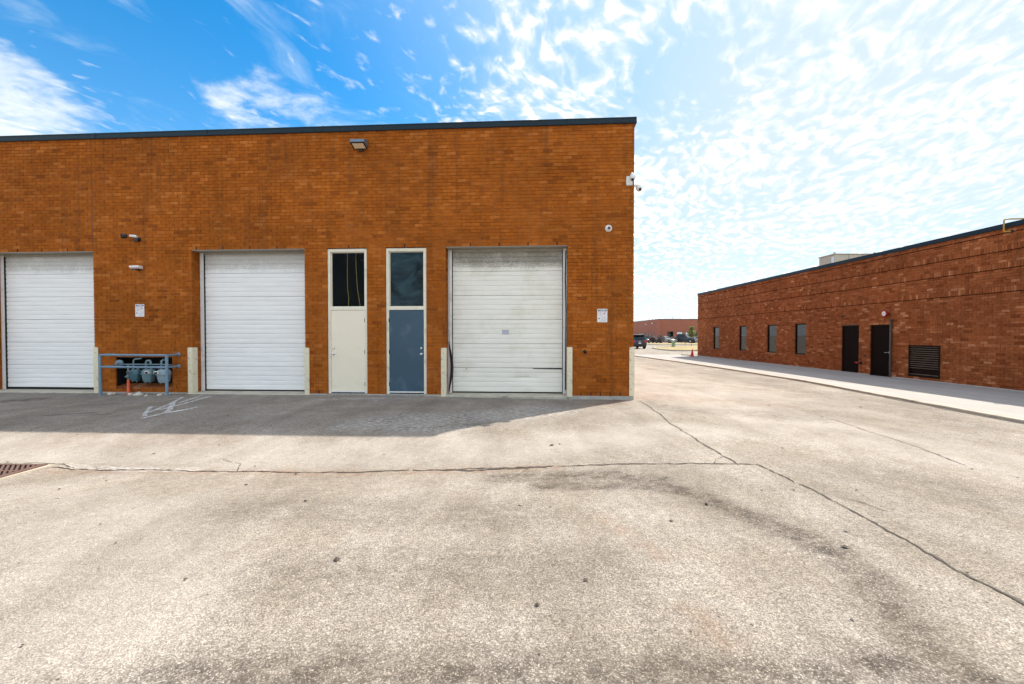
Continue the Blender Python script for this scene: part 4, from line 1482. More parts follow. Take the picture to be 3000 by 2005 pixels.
t = thing('security_camera', 'small white dome camera alone on the brick right of the dented door', 'camera', WP(-0.612, 0, 4.168), -A, 'security cameras on the warehouse wall')
MB().lathe([(0.086, 0.0), (0.088, 0.02), (0.082, 0.045), (0.070, 0.062)], (0, 0, 0), (0, -1, 0), 24).build('base', M['white_plastic'], t, smooth=True)
MB().lathe([(0.060, 0.055), (0.058, 0.075), (0.046, 0.094), (0.02, 0.106), (0.002, 0.108)], (0, 0, 0), (0, -1, -0.06), 20).build('dome', M['white_plastic'], t, smooth=True)
MB().lathe([(0.034, 0.095), (0.034, 0.108), (0.026, 0.114), (0.01, 0.115)], (0, 0, 0), (0, -1, -0.06), 16).build('lens', M['conduit'], t, smooth=True)

t = thing('security_camera', 'white turret camera on a square white plate near the roof corner', 'camera', WP(-0.115, 0, 5.31), -A, 'security cameras on the warehouse wall')
MB().box(-0.075, 0.075, -0.016, -0.002, -0.11, 0.11).build('plate', M['white_plastic'], t, bevel=0.004)
for sx in (-0.058, 0.058):
    for sz_ in (-0.092, 0.092):
        MB().lathe([(0.007, 0), (0.006, 0.004)], (sx, -0.016, sz_), (0, -1, 0), 6).build('screw', M['grey_pipe'], t)
MB().tube([(0.02, -0.016, 0.03), (0.04, -0.06, 0.10), (0.045, -0.10, 0.14), (0.05, -0.13, 0.11)], [0.03, 0.03, 0.032, 0.035], 12).build('arm', M['white_plastic'], t, smooth=True)
MB().lathe([(0.02, -0.05), (0.066, -0.035), (0.078, 0.0), (0.070, 0.05), (0.052, 0.085), (0.03, 0.10)], (0.055, -0.15, 0.055), (-0.15, -0.45, -0.9), 18).build('head', M['white_plastic'], t, smooth=True)
MB().lathe([(0.034, 0.0), (0.034, 0.022), (0.018, 0.03)], (0.035, -0.205, -0.035), (-0.1, -0.85, -0.5), 14).build('lens', M['black_plastic'], t, smooth=True)

t = thing('security_camera', 'camera sticking out round the corner on a side arm', 'camera', WP(0.0, 0.12, 5.24), -A, 'security cameras on the warehouse wall')
MB().lathe([(0.06, 0), (0.06, 0.012), (0.04, 0.018)], (0.0, 0, 0), (1, 0, 0), 14).build('mount', M['white_plastic'], t, smooth=True)
MB().tube([(0.01, 0, 0), (0.11, 0, 0.005), (0.14, 0, -0.005)], 0.032, 12).build('arm', M['white_plastic'], t, smooth=True)
MB().lathe([(0.03, -0.06), (0.074, -0.045), (0.078, 0.0), (0.066, 0.04), (0.045, 0.07), (0.02, 0.078)], (0.135, -0.03, -0.085), (0.12, -0.30, -0.95), 18).build('head', M['white_plastic'], t, smooth=True)
MB().lathe([(0.034, 0.0), (0.034, 0.02), (0.016, 0.028)], (0.145, -0.085, -0.12), (0.15, -0.8, -0.55), 14).build('lens', M['black_plastic'], t, smooth=True)


def text(parent, s, size, mat, loc, sx=1.0, bold=0.0):
    cu = bpy.data.curves.new('lettering', 'FONT')
    cu.body = s
    cu.size = size
    cu.align_x = 'CENTER'
    cu.align_y = 'CENTER'
    cu.extrude = 0.0004
    cu.offset = bold
    cu.materials.append(mat)
    tmp = bpy.data.objects.new('lettering_curve', cu)
    COL.objects.link(tmp)
    bpy.context.view_layer.update()
    me = bpy.data.meshes.new_from_object(tmp.evaluated_get(bpy.context.evaluated_depsgraph_get()))
    bpy.data.objects.remove(tmp)
    bpy.data.curves.remove(cu)
    if not me.materials:
        me.materials.append(mat)
    o = bpy.data.objects.new('lettering', me)
    COL.objects.link(o)
    o.parent = parent
    o.location = loc
    o.rotation_euler = (R(90), 0, 0)
    o.scale = (sx, 1, 1)
    return o


def warning_sign(u, z, w, h, head, label):
    t = thing('warning_sign', label, 'sign', WP(u, 0, z), -A, 'white camera warning signs on the brick')
    MB().ring_loft([[(x, -0.008, zz) for x, zz, _ in [(q[0], q[1], 0) for q in rrect(w / 2, h / 2, 0, 5, rr_=0.13)]],
                    [(x, -0.003, zz) for x, zz, _ in [(q[0], q[1], 0) for q in rrect(w / 2, h / 2, 0, 5, rr_=0.13)]]]).build('plate', M['sign_white'], t)
    hd = [(q[0], q[1] + h * 0.385) for q in rrect(w * 0.43, h * 0.062, 0, 4, rr_=0.5)]
    MB().ring_loft([[(x, -0.0095, zz) for x, zz in hd], [(x, -0.0079, zz) for x, zz in hd]]).build('header', head, t)
    text(t, 'WARNING', h * 0.125, M['sign_white'], (0, -0.0102, h * 0.385), 0.80, 0.0015)
    ln = MB()
    for i, (x0, x1) in enumerate([(-0.36, -0.08), (-0.36, -0.02), (-0.38, 0.0), (-0.36, 0.12), (-0.40, -0.06)]):
        zz = h * (0.26 - 0.072 * i)
        ln.box(x0 * w, x1 * w, -0.0095, -0.0079, zz - h * 0.012, zz + h * 0.012)
    ln.build('print_line', M['sign_red'], t)
    ln = MB()
    for i, (x0, x1) in enumerate([(0.02, 0.38), (0.0, 0.36), (-0.12, 0.40), (-0.34, 0.36), (-0.30, 0.30)]):
        zz = h * (-0.10 - 0.075 * i)
        ln.box(x0 * w, x1 * w, -0.0095, -0.0079, zz - h * 0.010, zz + h * 0.010)
    ln.build('print_line', M['sign_pale'], t)
    # small pictograms: ringed dark figure and a camera silhouette
    rg = MB()
    cx, cz, r0, r1 = w * 0.22, h * 0.17, w * 0.125, w * 0.148
    for i in range(20):
        a, b = 2 * math.pi * i / 20, 2 * math.pi * (i + 1) / 20
        rg.quad(*[(cx + r * math.cos(q), -0.0096, cz + r * math.sin(q)) for r, q in ((r0, a), (r1, a), (r1, b), (r0, b))])
    rg.build('ring', M['sign_red'], t)
    MB().prism_y([(cx - w * 0.09, cz), (cx + w * 0.01, cz + h * 0.045), (cx + w * 0.035, cz + h * 0.07), (cx + w * 0.035, cz - h * 0.065), (cx, cz - h * 0.03)], -0.0097, -0.0079).build('figure', M['sign_grey'], t)
    MB().prism_y([(-w * 0.40, -h * 0.17), (-w * 0.18, -h * 0.185), (-w * 0.22, -h * 0.225), (-w * 0.32, -h * 0.235), (-w * 0.42, -h * 0.29), (-w * 0.36, -h * 0.225)], -0.0097, -0.0079).build('camera_mark', head, t)
    return t


warning_sign(-12.688, 2.223, 0.245, 0.325, M['sign_blue'], 'white warning sign with navy header, on the brick above the gas meters')
warning_sign(-0.753, 2.057, 0.245, 0.325, M['sign_grey'], 'white warning sign with charcoal header, right of the dented loading door')

t = thing('pipe_stub', 'short black pipe stub low on the brick below the right-hand sign', 'pipe', WP(-1.172, 0, 1.172), -A)
MB().lathe([(0.045, 0.0), (0.045, 0.006), (0.030, 0.008), (0.030, 0.07), (0.024, 0.07), (0.022, 0.012)], (0, 0, 0), (0, -1, -0.25), 14).build('sleeve', M['black_plastic'], t, smooth=True)

# ------------------------------------------------------------------ catch basin
gzv = float(gz(-6.55, 5.72))
cb = thing('catch_basin', 'rusty iron drain grate set in the asphalt', 'drain grate', (-6.57, 5.70, gzv + 0.004))
mb = MB()
mb.quad((-0.36, -0.34, 0.002), (0.36, -0.34, 0.002), (0.36, 0.34, 0.002), (-0.36, 0.34, 0.002))
mb.build('pit', M['black'], cb, fix=False)
fr = MB()
fr.box(-0.345, 0.345, -0.32, -0.285, 0.003, 0.024)
fr.box(-0.345, 0.345, 0.285, 0.32, 0.003, 0.024)
fr.box(-0.345, -0.27, -0.285, 0.285, 0.003, 0.0238)
fr.box(0.255, 0.345, -0.285, 0.285, 0.003, 0.0238)
fr.build('grate_frame', M['rust'], cb, bevel=0.004)
# slanted bars between the frame sides
gd = Vector((-0.69, 0.72, 0)).normalized()
gp_ = Vector((gd.y, -gd.x, 0))
for i in range(-9, 10):
    c = Vector((i * 0.066, 0, 0))
    lo, hi = -9.0, 9.0
    for ax, (l0, l1) in enumerate(((-0.266, 0.251), (-0.281, 0.281))):
        t0, t1 = (l0 - c[ax]) / gd[ax], (l1 - c[ax]) / gd[ax]
        lo, hi = max(lo, min(t0, t1)), min(hi, max(t0, t1))
    if hi - lo < 0.05:
        continue
    p0, p1 = c + gd * lo, c + gd * hi
    hw = gp_ * 0.0125
    MB().prism_z([tuple((q)[:2]) for q in (p0 - hw, p1 - hw, p1 + hw, p0 + hw)], 0.0150, 0.0225).build('grate_bar', M['rust'], cb)
MB().box(-0.2695, 0.2545, 0.005, 0.045, 0.005, 0.0219).build('grate_bar', M['rust'], cb)
lip = MB()
lip.prism_z([(0.352, -0.36), (0.378, -0.36), (0.405, 0.35), (0.352, 0.335)], -0.01, 0.014)
lip.prism_z([(-0.40, -0.40), (0.40, -0.40), (0.40, -0.362), (-0.40, -0.328)], -0.01, 0.015)
lip.build('concrete_lip', M['kerb'], cb, bevel=0.004)

# ------------------------------------------------------------------ low brick building on the right
XR, YF = 14.0, 34.82
lb = thing('brick_building', 'long low red-brown brick building with four slim windows and two dark doors', 'building', (XR, YF, 0), R(-90))
LCH, LBL = 0.0838, 0.238
LZB, LZT = 0.055, 4.64
LUR = 44.0


def LU(y):
    return YF - y


WIN = [(LU(32.1), LU(31.21)), (LU(28.41), LU(27.52)), (LU(25.29), LU(24.38)), (LU(22.81), LU(21.91))]
wz0, wz1 = LZB + 7 * LCH - 0.06, LZB + 25 * LCH + 0.015
DRS = [(LU(19.54), LU(18.56)), (LU(17.98), LU(16.99))]
dzt = LZB + 23 * LCH + 0.01
LV = (LU(16.22), LU(15.02), 0.14, 1.235)
lop = [(a, b, LZB + 6 * LCH, wz1, 0.10) for a, b in WIN] + [(a, b, -0.05, dzt, 0.10) for a, b in DRS] + [(LV[0], LV[1], LV[2], LV[3], 0.08)]
grooves = []
soldier = []
for zg in (4.50, 4.02, 3.45, 2.83):
    kq = round((zg - LZB) / LCH)
    z_ = LZB + kq * LCH
    grooves.append((z_ - 0.004, z_ - 0.003))
    soldier.append((z_, z_ + 2 * LCH)) if zg < 4.4 else None
invl = Matrix.Translation((XR, YF, 0)) @ Matrix.Rotation(R(-90), 4, 'Z')
caml = invl.inverted() @ Vector((0, 0, CAM_H))
# courses and soldier bands; the shadow lines are separate dark strips
brick_wall(lb, M['brick_low'], M['mortar_low'], 0.0, LUR, LZB, LZT, LCH, LBL, lop, caml, lambda u, z: u < 21.9 and u > 14.0,
           soldier=soldier, seed=9)
# dark strips added to paint the shadow lines of the recessed bands
mb = MB()
for zg in (4.50, 4.02, 3.45, 2.83):
    z_ = LZB + round((zg - LZB) / LCH) * LCH
    mb.box(0.0, LUR, -0.012, 0.0045, z_ - 0.017, z_ + 0.004)
mb.build('string_course', M['ledge'], lb)
mb = MB()
mb.box(0.002, 0.2, 0.092, 30, -0.2, LZT)
mb.box(0.2, LUR, 29.8, 30, -0.2, LZT)
mb.box(LUR - 0.2, LUR - 0.002, 0.1, 29.8, -0.2, LZT)
M['low_side'] = brick_tex_mat('red_brick_side', [(0.24, 0.072, 0.024), (0.31, 0.10, 0.034)], (0.2, 0.075, 0.032), LBL, LCH)
mb.build('side_wall', M['low_side'], lb)
MB().box(0.21, LUR - 0.21, 0.13, 29.79, LZT - 0.35, LZT - 0.25).build('roof', M['roofing'], lb)
MB().prism([(-0.03, LZT - 0.02), (-0.036, LZT), (-0.028, LZT + 0.10), (-0.034, LZT + 0.12), (0.3, LZT + 0.11), (0.3, LZT - 0.02)], -0.03, LUR).build('parapet_cap', M['flash'], lb)
fs = [(0.0, LUR)]
for a, b in DRS:
    fs = subtract(fs, a + 0.02, b - 0.02)
for a, b in fs:
    MB().prism([(-0.030, -0.2), (-0.030, LZB - 0.022), (-0.018, LZB - 0.004), (0.2, LZB - 0.004), (0.2, -0.2)], a, b).build('foundation', M['concrete'], lb)
for a, b in WIN:
    f = MB()
    z0_ = LZB + 7 * LCH
    f.box(a + 0.004, a + 0.055, 0.05, 0.11, z0_, wz1 - 0.004)
    f.box(b - 0.055, b - 0.004, 0.05, 0.11, z0_, wz1 - 0.004)
    f.box(a + 0.055, b - 0.055, 0.051, 0.109, wz1 - 0.06, wz1 - 0.004)
    f.box(a + 0.055, b - 0.055, 0.051, 0.109, z0_, z0_ + 0.05)
    wf = f.build('window', M['bronze'], lb)
    MB().box(a + 0.057, b - 0.057, 0.075, 0.082, z0_ + 0.052, wz1 - 0.062).build('pane', M['glass_low'], wf)
    MB().prism([(-0.025, LZB + 6 * LCH + 0.004), (-0.025, z0_ - 0.022), (0.045, z0_ - 0.004), (0.045, LZB + 6 * LCH + 0.004)], a - 0.02, b + 0.02).build('sill', M['brick_low'], wf)
    MB().box(a - 0.05, b + 0.05, 0.25, 0.26, 0.3, 2.5).build('blind', M['room'], wf)
for i, (a, b) in enumerate(DRS):
    f = MB()
    f.box(a + 0.004, a + 0.05, 0.03, 0.12, 0.03, dzt - 0.004)
    f.box(b - 0.05, b - 0.004, 0.03, 0.12, 0.03, dzt - 0.004)
    f.box(a + 0.05, b - 0.05, 0.031, 0.119, dzt - 0.055, dzt - 0.004)
    df = f.build('entry_door', M['bronze'], lb)
    MB().box(a + 0.052, b - 0.052, 0.045, 0.09, 0.055, dzt - 0.058).build('door_leaf', M['dark_leaf'], df, bevel=0.003)
    MB().box(a + 0.02, b - 0.02, -0.02, 0.12, 0.018, 0.05).build('threshold', M['chrome'] if i == 0 else M['bronze'], df)
    if i == 1:
        MB().lathe([(0.030, 0), (0.030, 0.008), (0.014, 0.012), (0.014, 0.05)], (b - 0.13, 0.045, 0.93), (0, -1, 0), 14).build('handle_rose', M['chrome'], df, smooth=True)
        MB().tube([(b - 0.13, -0.01, 0.93), (b - 0.15, -0.015, 0.93), (b - 0.27, -0.012, 0.925)], 0.012, 8).build('door_handle', M['chrome'], df, smooth=True)
    else:
        MB().box(a + 0.02, b + 0.0, -0.035, 0.02, dzt + 0.002, dzt + 0.03).build('drip_cap', M['conduit'], df)
lv = MB()
a, b, z0_, z1_ = LV
lv.box(a + 0.004, a + 0.05, -0.012, 0.08, z0_, z1_)
lv.box(b - 0.05, b - 0.004, -0.012, 0.08, z0_, z1_)
lv.box(a + 0.05, b - 0.05, -0.011, 0.079, z1_ - 0.045, z1_ - 0.001)
lv.box(a + 0.05, b - 0.05, -0.011, 0.079, z0_ + 0.001, z0_ + 0.04)
lvo = lv.build('louver_vent', M['bronze'], lb)
MB().box(a + 0.02, b - 0.02, 0.082, 0.09, z0_, z1_).build('louver_back', M['black'], lvo)
nsl = 14
sme = None
M['slat'] = paint('bronze_slat', (0.16, 0.125, 0.09), 0.5, 0.0, 0.1, spec=0.3)
for i in range(nsl):
    zc_ = z0_ + 0.075 + (z1_ - z0_ - 0.14) * i / (nsl - 1)
    if i in (1, 2):
        MB().box(a + 0.052, b - 0.052, 0.03, 0.05, -0.03, 0.03).build('slat', M['bronze'], lvo, loc=(0, 0, zc_))
        continue
    if sme is None:
        sme = MB().prism([(-0.004, -0.006), (-0.004, 0.004), (0.055, 0.020), (0.055, 0.012)], a + 0.052, b - 0.052).build('slat', M['slat'], lvo, loc=(0, 0, zc_)).data
    else:
        inst('slat', sme, lvo, (0, 0, zc_))


def LWP(y, off, z):
    return Vector((XR + off, y, z))


t = thing('conduit_pipe', 'tall brown conduit pipe beside the second dark door', 'pipe', LWP(16.935, -0.06, 0.02), R(-90))
MB().tube([(0, 0, 0), (0, 0, 2.05), (0.0, 0.02, 2.11), (0.0, 0.055, 2.13)], 0.035, 12).build('tube', M['conduit'], t, smooth=True)
for zz in (0.5, 1.5):
    MB().box(-0.06, 0.06, 0.0, 0.052, zz, zz + 0.03).build('strap', M['conduit'], t)
MB().lathe([(0.035, -0.02), (0.06, -0.015), (0.06, 0.02), (0.035, 0.03)], (0, 0, 2.12), (0, 0, 1), 12).build('fitting', M['conduit'], t)
t = thing('alarm_bell', 'dark red alarm bell with white centre above the second door', 'alarm bell', LWP(17.10, 0, 2.385), R(-90))
MB().lathe([(0.05, 0), (0.05, 0.10), (0.11, 0.105), (0.128, 0.12), (0.118, 0.165), (0.09, 0.185)], (0, -0.003, 0), (0, -1, 0), 20).build('gong', M['redpaint'], t, smooth=True)
MB().lathe([(0.088, 0.183), (0.085, 0.192), (0.03, 0.196)], (0, -0.003, 0), (0, -1, 0), 18).build('face', M['bell_white'], t, smooth=True)
MB().lathe([(0.018, 0.194), (0.016, 0.202)], (0, -0.003, 0), (0, -1, 0), 8).build('screw', M['black_plastic'], t)
t = thing('hose_valve', 'small red hose valve at knee height between the dark doors', 'valve', LWP(18.42, 0, 0.47), R(-90))
MB().lathe([(0.06, 0), (0.06, 0.01), (0.03, 0.015), (0.03, 0.10)], (0, 0, 0), (0, -1, 0), 12).build('pipe_end', M['black_plastic'], t, smooth=True)
MB().tube([(0, -0.09, 0), (-0.08, -0.12, 0.0), (-0.16, -0.13, 0.01)], [0.035, 0.032, 0.028], 10).build('nozzle', M['redpaint'], t, smooth=True)
MB().lathe([(0.05, 0), (0.05, 0.014)], (0, -0.10, 0.03), (0, 0, 1), 10).build('hand_wheel', M['redpaint'], t)
t = thing('pipe_stub', 'tiny dark pipe stub at waist height between the dark doors', 'pipe', LWP(18.22, 0, 0.765), R(-90))
MB().lathe([(0.045, 0), (0.045, 0.012), (0.03, 0.016), (0.03, 0.05), (0.01, 0.055)], (0, 0, 0), (0, -1, 0), 12).build('sleeve', M['conduit'], t, smooth=True)
t = thing('pipe_stub', 'tiny dark stub on the brick above the first dark door', 'pipe', LWP(19.47, 0, 2.39), R(-90))
MB().lathe([(0.035, 0), (0.035, 0.04), (0.02, 0.05)], (0, 0, 0), (0, -1, 0), 12).build('sleeve', M['black_plastic'], t, smooth=True)
t = thing('gas_pipe', 'yellow gas pipe bending over the dark roof edge', 'pipe', LWP(13.03, 0, 4.5), R(-90))
MB().tube([(0.10, 0.02, 0.0), (0.08, -0.09, 0.0), (0.02, -0.115, 0.005), (0.0, -0.12, 0.04), (0.0, -0.12, 0.33), (0.01, -0.10, 0.355), (0.05, 0.0, 0.36), (0.10, 0.5, 0.36)], 0.020, 10).build('tube', M['yellow'], t, smooth=True)
MB().lathe([(0.05, 0), (0.05, 0.02), (0.03, 0.025)], (0.10, 0.0, 0.0), (0, -1, 0), 10).build('flange', M['black_plastic'], t)
t = thing('rooftop_unit', 'beige boxy ventilation unit on the flat roof', 'rooftop unit', (17.3, 26.0, LZT - 0.25))
MB().box(0, 2.3, -1.25, 0.0, 0.0, 1.56).build('cabinet', M['unit'], t, bevel=0.02)
MB().box(-0.03, 2.33, -1.28, 0.03, 1.56, 1.61).build('cover', M['unit'], t, bevel=0.01)
MB().box(-0.012, -0.002, -1.22, -1.02, 0.7, 1.45).build('panel', M['bell_white'], t)
for x in (0.75, 1.5):
    MB().box(x, x + 0.03, -1.258, -1.252, 0.1, 1.54).build('panel_seam', M['grey_pipe'], t)
for x in (0.02, 2.15):
    MB().box(x, x + 0.10, -1.20, -1.12, 1.61, 1.67).build('lifting_lug', M['grey_pipe'], t)

# ------------------------------------------------------------------ far building
FB = (33.2, 105.0)
fb = thing('brick_building', 'distant red brick building behind the row of parked cars', 'building', (FB[0], FB[1], 0), 0)
fop = [(2.0, 3.45), (4.2, 5.6), (6.2, 7.7), (8.4, 9.9), (10.6, 12.2), (12.8, 14.4), (15.0, 16.6), (17.2, 18.8)]
mb = MB()
segs = [(0.0, 46.0)]
mb.box(0.0, 46.0, 0.0, 0.3, 2.48, 5.25)
for a, b in fop:
    segs = subtract(segs, a, b)
for a, b in segs:
    mb.box(a, b, 0.0, 0.3, -0.1, 2.479)
mb.box(-0.35, 0.45, -0.35, 0.0, -0.1, 5.0)
sw = [(3.0, 4.0), (5.0, 5.5), (6.9, 7.4), (8.6, 9.6)]
mb.quad((-0.02, 0, 2.45), (-0.6, 40, 2.45), (-0.6, 40, 5.25), (-0.02, 0, 5.25))
mb.quad((-0.02, 0, -0.1), (-0.6, 40, -0.1), (-0.6, 40, 2.45), (-0.02, 0, 2.45))
mb.build('wall', M['far_brick'], fb)
MB().box(0.1, 46, 0.3, 40, 4.6, 4.7).build('roof', M['roofing'], fb)
mb = MB()
mb.box(-0.05, 46.05, -0.06, 0.3, 5.25, 5.38)
mb.quad((-0.08, -0.06, 5.25), (-0.66, 40, 5.25), (-0.66, 40, 5.38), (-0.08, -0.06, 5.38))
mb.build('parapet_cap', M['conduit'], fb)
for i, (a, b) in enumerate(fop):
    f = MB()
    f.box(a, a + 0.08, 0.05, 0.2, 0.0, 2.478)
    f.box(b - 0.08, b, 0.05, 0.2, 0.0, 2.478)
    f.box(a + 0.08, b - 0.08, 0.051, 0.199, 2.38, 2.478)
    f.box(a + 0.08, b - 0.08, 0.051, 0.199, 1.72, 1.80)
    wf = f.build('window', M['far_frame'], fb)
    MB().box(a + 0.08, b - 0.08, 0.10, 0.12, 0.05, 1.72).build('pane', M['glass_low'], wf)
    MB().box(a + 0.08, b - 0.08, 0.10, 0.12, 1.80, 2.38).build('pane', M['bell_white'] if i in (1, 2) else M['glass_low'], wf)
MB().box(1.0, 20.0, 3.0, 3.1, 0, 4.5).build('interior_wall', M['room'], fb)
for (y, dyw) in ((3.2, 0.7), (5.2, 0.7), (7.6, 0.9), (10.2, 0.9)):
    xx = -0.03 - 0.0145 * y
    f = MB().box(xx - 0.06, xx, y, y + dyw, 0.2, 2.3).build('window', M['far_frame'], fb)
    MB().box(xx - 0.075, xx - 0.062, y + 0.1, y + dyw - 0.1, 0.4, 2.2).build('pane', M['glass_low'], f)
for y, zz in ((3.9, 4.35), (8.6, 4.20)):
    MB().box(-0.35, -0.05 - 0.0145 * y, y, y + 0.35, zz, zz + 0.25).build('wall_light', M['bell_white'], fb, bevel=0.03)
for y, r_ in ((9.5, 0.32), (6.8, 0.28)):
    MB().lathe([(r_ * 0.7, 0), (r_ * 0.7, 0.45), (r_, 0.5), (r_, 0.9), (r_ * 0.5, 1.0)], (0.9, y, 4.6), (0, 0, 1), 10).build('roof_vent', M['grey_pipe'], fb)
MB().cyl((4.0, 2.0, 4.6), (4.0, 2.0, 6.1), 0.05, n=6).build('roof_pipe', M['grey_pipe'], fb)


# ------------------------------------------------------------------ grass islands
def island(name, pts, label, kerbed=True, z=0.10):
    mb = MB()
    mb.poly([(x, y, z) for x, y in pts])
    o = mb.build(name, M['grass'])
    tag(o, label, kind='structure')
    cx = sum(q[0] for q in pts) / len(pts)
    cy = sum(q[1] for q in pts) / len(pts)
    kb = MB()
    n = len(pts)
    out = []
    for i in range(n):
        p0, p1, p2 = Vector(pts[i - 1]), Vector(pts[i]), Vector(pts[(i + 1) % n])
        t1 = (p1 - p0).normalized()
        t2 = (p2 - p1).normalized()
        nn = (Vector((t1.y, -t1.x)) + Vector((t2.y, -t2.x))).normalized()
        if nn.dot(p1 - Vector((cx, cy))) < 0:
            nn = -nn
        out.append((p1, nn))
    rings = [[(q.x - nn.x * 0.02, q.y - nn.y * 0.02, -0.05), (q.x - nn.x * 0.02, q.y - nn.y * 0.02, z + 0.03), (q.x + nn.x * 0.14, q.y + nn.y * 0.14, z + 0.03), (q.x + nn.x * 0.17, q.y + nn.y * 0.17, -0.05)] for q, nn in out]
    rings.append(rings[0])
    kb.ring_loft(rings, False, False)
    kb.build('kerb', M['kerb'], o)
    return o


island('grass_island', [(16.35, 52.9), (16.05, 50.0), (15.9, 47.2), (16.1, 45.9), (16.9, 45.4), (18.2, 45.8), (34.0, 52.0), (36.0, 72.0), (27.7, 68.2), (20.9, 60.2), (18.0, 57.6), (16.8, 55.0)],
       'dry yellow grass island with a kerb behind the traffic cone')
island('grass_island', [(23.6, 85.5), (22.9, 80.0), (23.0, 74.6), (23.6, 73.6), (26.0, 73.8), (46.0, 78.0), (48.0, 88.0), (25.0, 87.0)],
       'dry yellow grass strip in front of the parked cars')


# ------------------------------------------------------------------ vehicles
def vehicle(label, style, paintm, loc, heading, cat='car', group=None, name='parked_car'):
    """heading: direction of travel, radians from +x.  local x forward"""
    P = {'suv': dict(L=4.45, Wd=0.90, H=1.68, belt=1.02, hood=0.98, nose=0.78, gx=(-2.05, 0.95), tx=(-1.80, 0.15), deck=1.02),
         'hatch': dict(L=4.25, Wd=0.88, H=1.50, belt=0.95, hood=0.90, nose=0.72, gx=(-1.95, 0.95), tx=(-1.45, 0.10), deck=0.95),
         'sedan': dict(L=4.65, Wd=0.89, H=1.46, belt=0.94, hood=0.90, nose=0.72, gx=(-1.65, 1.0), tx=(-0.95, 0.15), deck=0.97),
         'pickup': dict(L=5.7, Wd=0.99, H=1.90, belt=1.22, hood=1.18, nose=1.05, gx=(-0.75, 1.35), tx=(-0.60, 0.75), deck=1.20)}[style]
    root = thing(name, label, cat, loc, heading, group)
    L, Wd, H, belt = P['L'], P['Wd'], P['H'], P['belt']
    h = L / 2
    lo = 0.24 if style != 'pickup' else 0.42
    st = [(-h, lo + 0.18, belt * 0.86, 0.84), (-h + 0.06, lo + 0.04, P['deck'] * 0.97, 0.93), (-h + 0.30, lo, P['deck'], 0.985), (-0.6, lo, belt, 1.0), (0.7, lo, belt, 1.0),
          (P['gx'][1], lo, P['hood'] + 0.03, 0.99), (h - 0.45, lo, P['hood'] - 0.05, 0.96), (h - 0.12, lo + 0.03, P['nose'] + 0.03, 0.90), (h, lo + 0.12, P['nose'] - 0.12, 0.78)]
    rings = []
    for x, zl, zh, w in st:
        w *= Wd
        zm = zl + (zh - zl) * 0.55
        half = [(w * 0.86, zl), (w * 0.97, zl + 0.10), (w, zm), (w * 0.975, zh - 0.05), (w * 0.90, zh)]
        ring = [(x, y, z) for y, z in half] + [(x, -y, z) for y, z in reversed(half)]
        rings.append(ring)
    body = MB().ring_loft(rings)
    # roof and pillars
    (g0, g1), (t0, t1) = P['gx'], P['tx']
    wb_, wt = Wd * 0.90, Wd * 0.73
    body.ring_loft([rrect((t1 - t0) / 2 + 0.06, wt + 0.02, H - 0.075, 3, (t0 + t1) / 2, 0, 0.3), rrect((t1 - t0) / 2 + 0.03, wt - 0.01, H - 0.02, 3, (t0 + t1) / 2, 0, 0.35),
                    rrect((t1 - t0) / 2 - 0.15, wt - 0.15, H, 3, (t0 + t1) / 2, 0, 0.4)])
    for sy in (-1, 1):
        body.tube([(g0, sy * wb_, belt - 0.02), (t0, sy * wt, H - 0.05)], 0.05, 6)
        body.tube([(g1, sy * wb_, belt - 0.02), (t1, sy * wt, H - 0.05)], 0.035, 6)
        body.tube([((g0 + g1) / 2 - 0.1, sy * wb_ * 1.005, belt - 0.02), ((t0 + t1) / 2, sy * wt * 1.005, H - 0.05)], 0.035, 6)
        body.box((g1 - 0.45), (g1 - 0.30), sy * Wd if sy > 0 else -Wd - 0.16, Wd + 0.16 if sy > 0 else -Wd, belt - 0.02, belt + 0.12)
    if style == 'pickup':
        # open bed: side walls, tailgate
        body.box(-h + 0.02, g0 - 0.05, Wd * 0.90, Wd * 0.97, belt - 0.05, belt + 0.06)
        body.box(-h + 0.02, g0 - 0.05, -Wd * 0.97, -Wd * 0.90, belt - 0.05, belt + 0.06)
        body.box(-h + 0.02, -h + 0.09, -Wd * 0.90, Wd * 0.90, belt - 0.05, belt + 0.06)
    body.build('body', paintm, root, smooth=True)
    gl = MB().ring_loft([[(g0, wb_ * 0.97, belt - 0.03), (g1, wb_ * 0.97, belt - 0.03), (g1, -wb_ * 0.97, belt - 0.03), (g0, -wb_ * 0.97, belt - 0.03)],
                         [(t0, wt * 0.97, H - 0.06), (t1, wt * 0.97, H - 0.06), (t1, -wt * 0.97, H - 0.06), (t0, -wt * 0.97, H - 0.06)]])
    gl.build('window', M['glass_car'], root)
    rw = 0.34 if style != 'pickup' else 0.41
    wheel_t = rim_t = None
    for xx in (-h + 0.85, h - 0.88):
        for sy in (-1, 1):
            y = sy * (Wd - 0.10)
            wt_ = MB().lathe([(rw * 0.6, -0.11), (rw * 0.95, -0.11), (rw, -0.08), (rw, 0.08), (rw * 0.95, 0.11), (rw * 0.6, 0.11)], (0, 0, 0), (0, 1, 0), 18).build('wheel', M['tyre'], root, loc=(xx, y, rw), smooth=True)
            MB().lathe([(0.05, 0.118), (rw * 0.62, 0.105), (rw * 0.62, -0.105), (0.05, -0.118)], (0, 0, 0), (0, 1, 0), 12).build('rim', M['rim'], wt_, smooth=True)
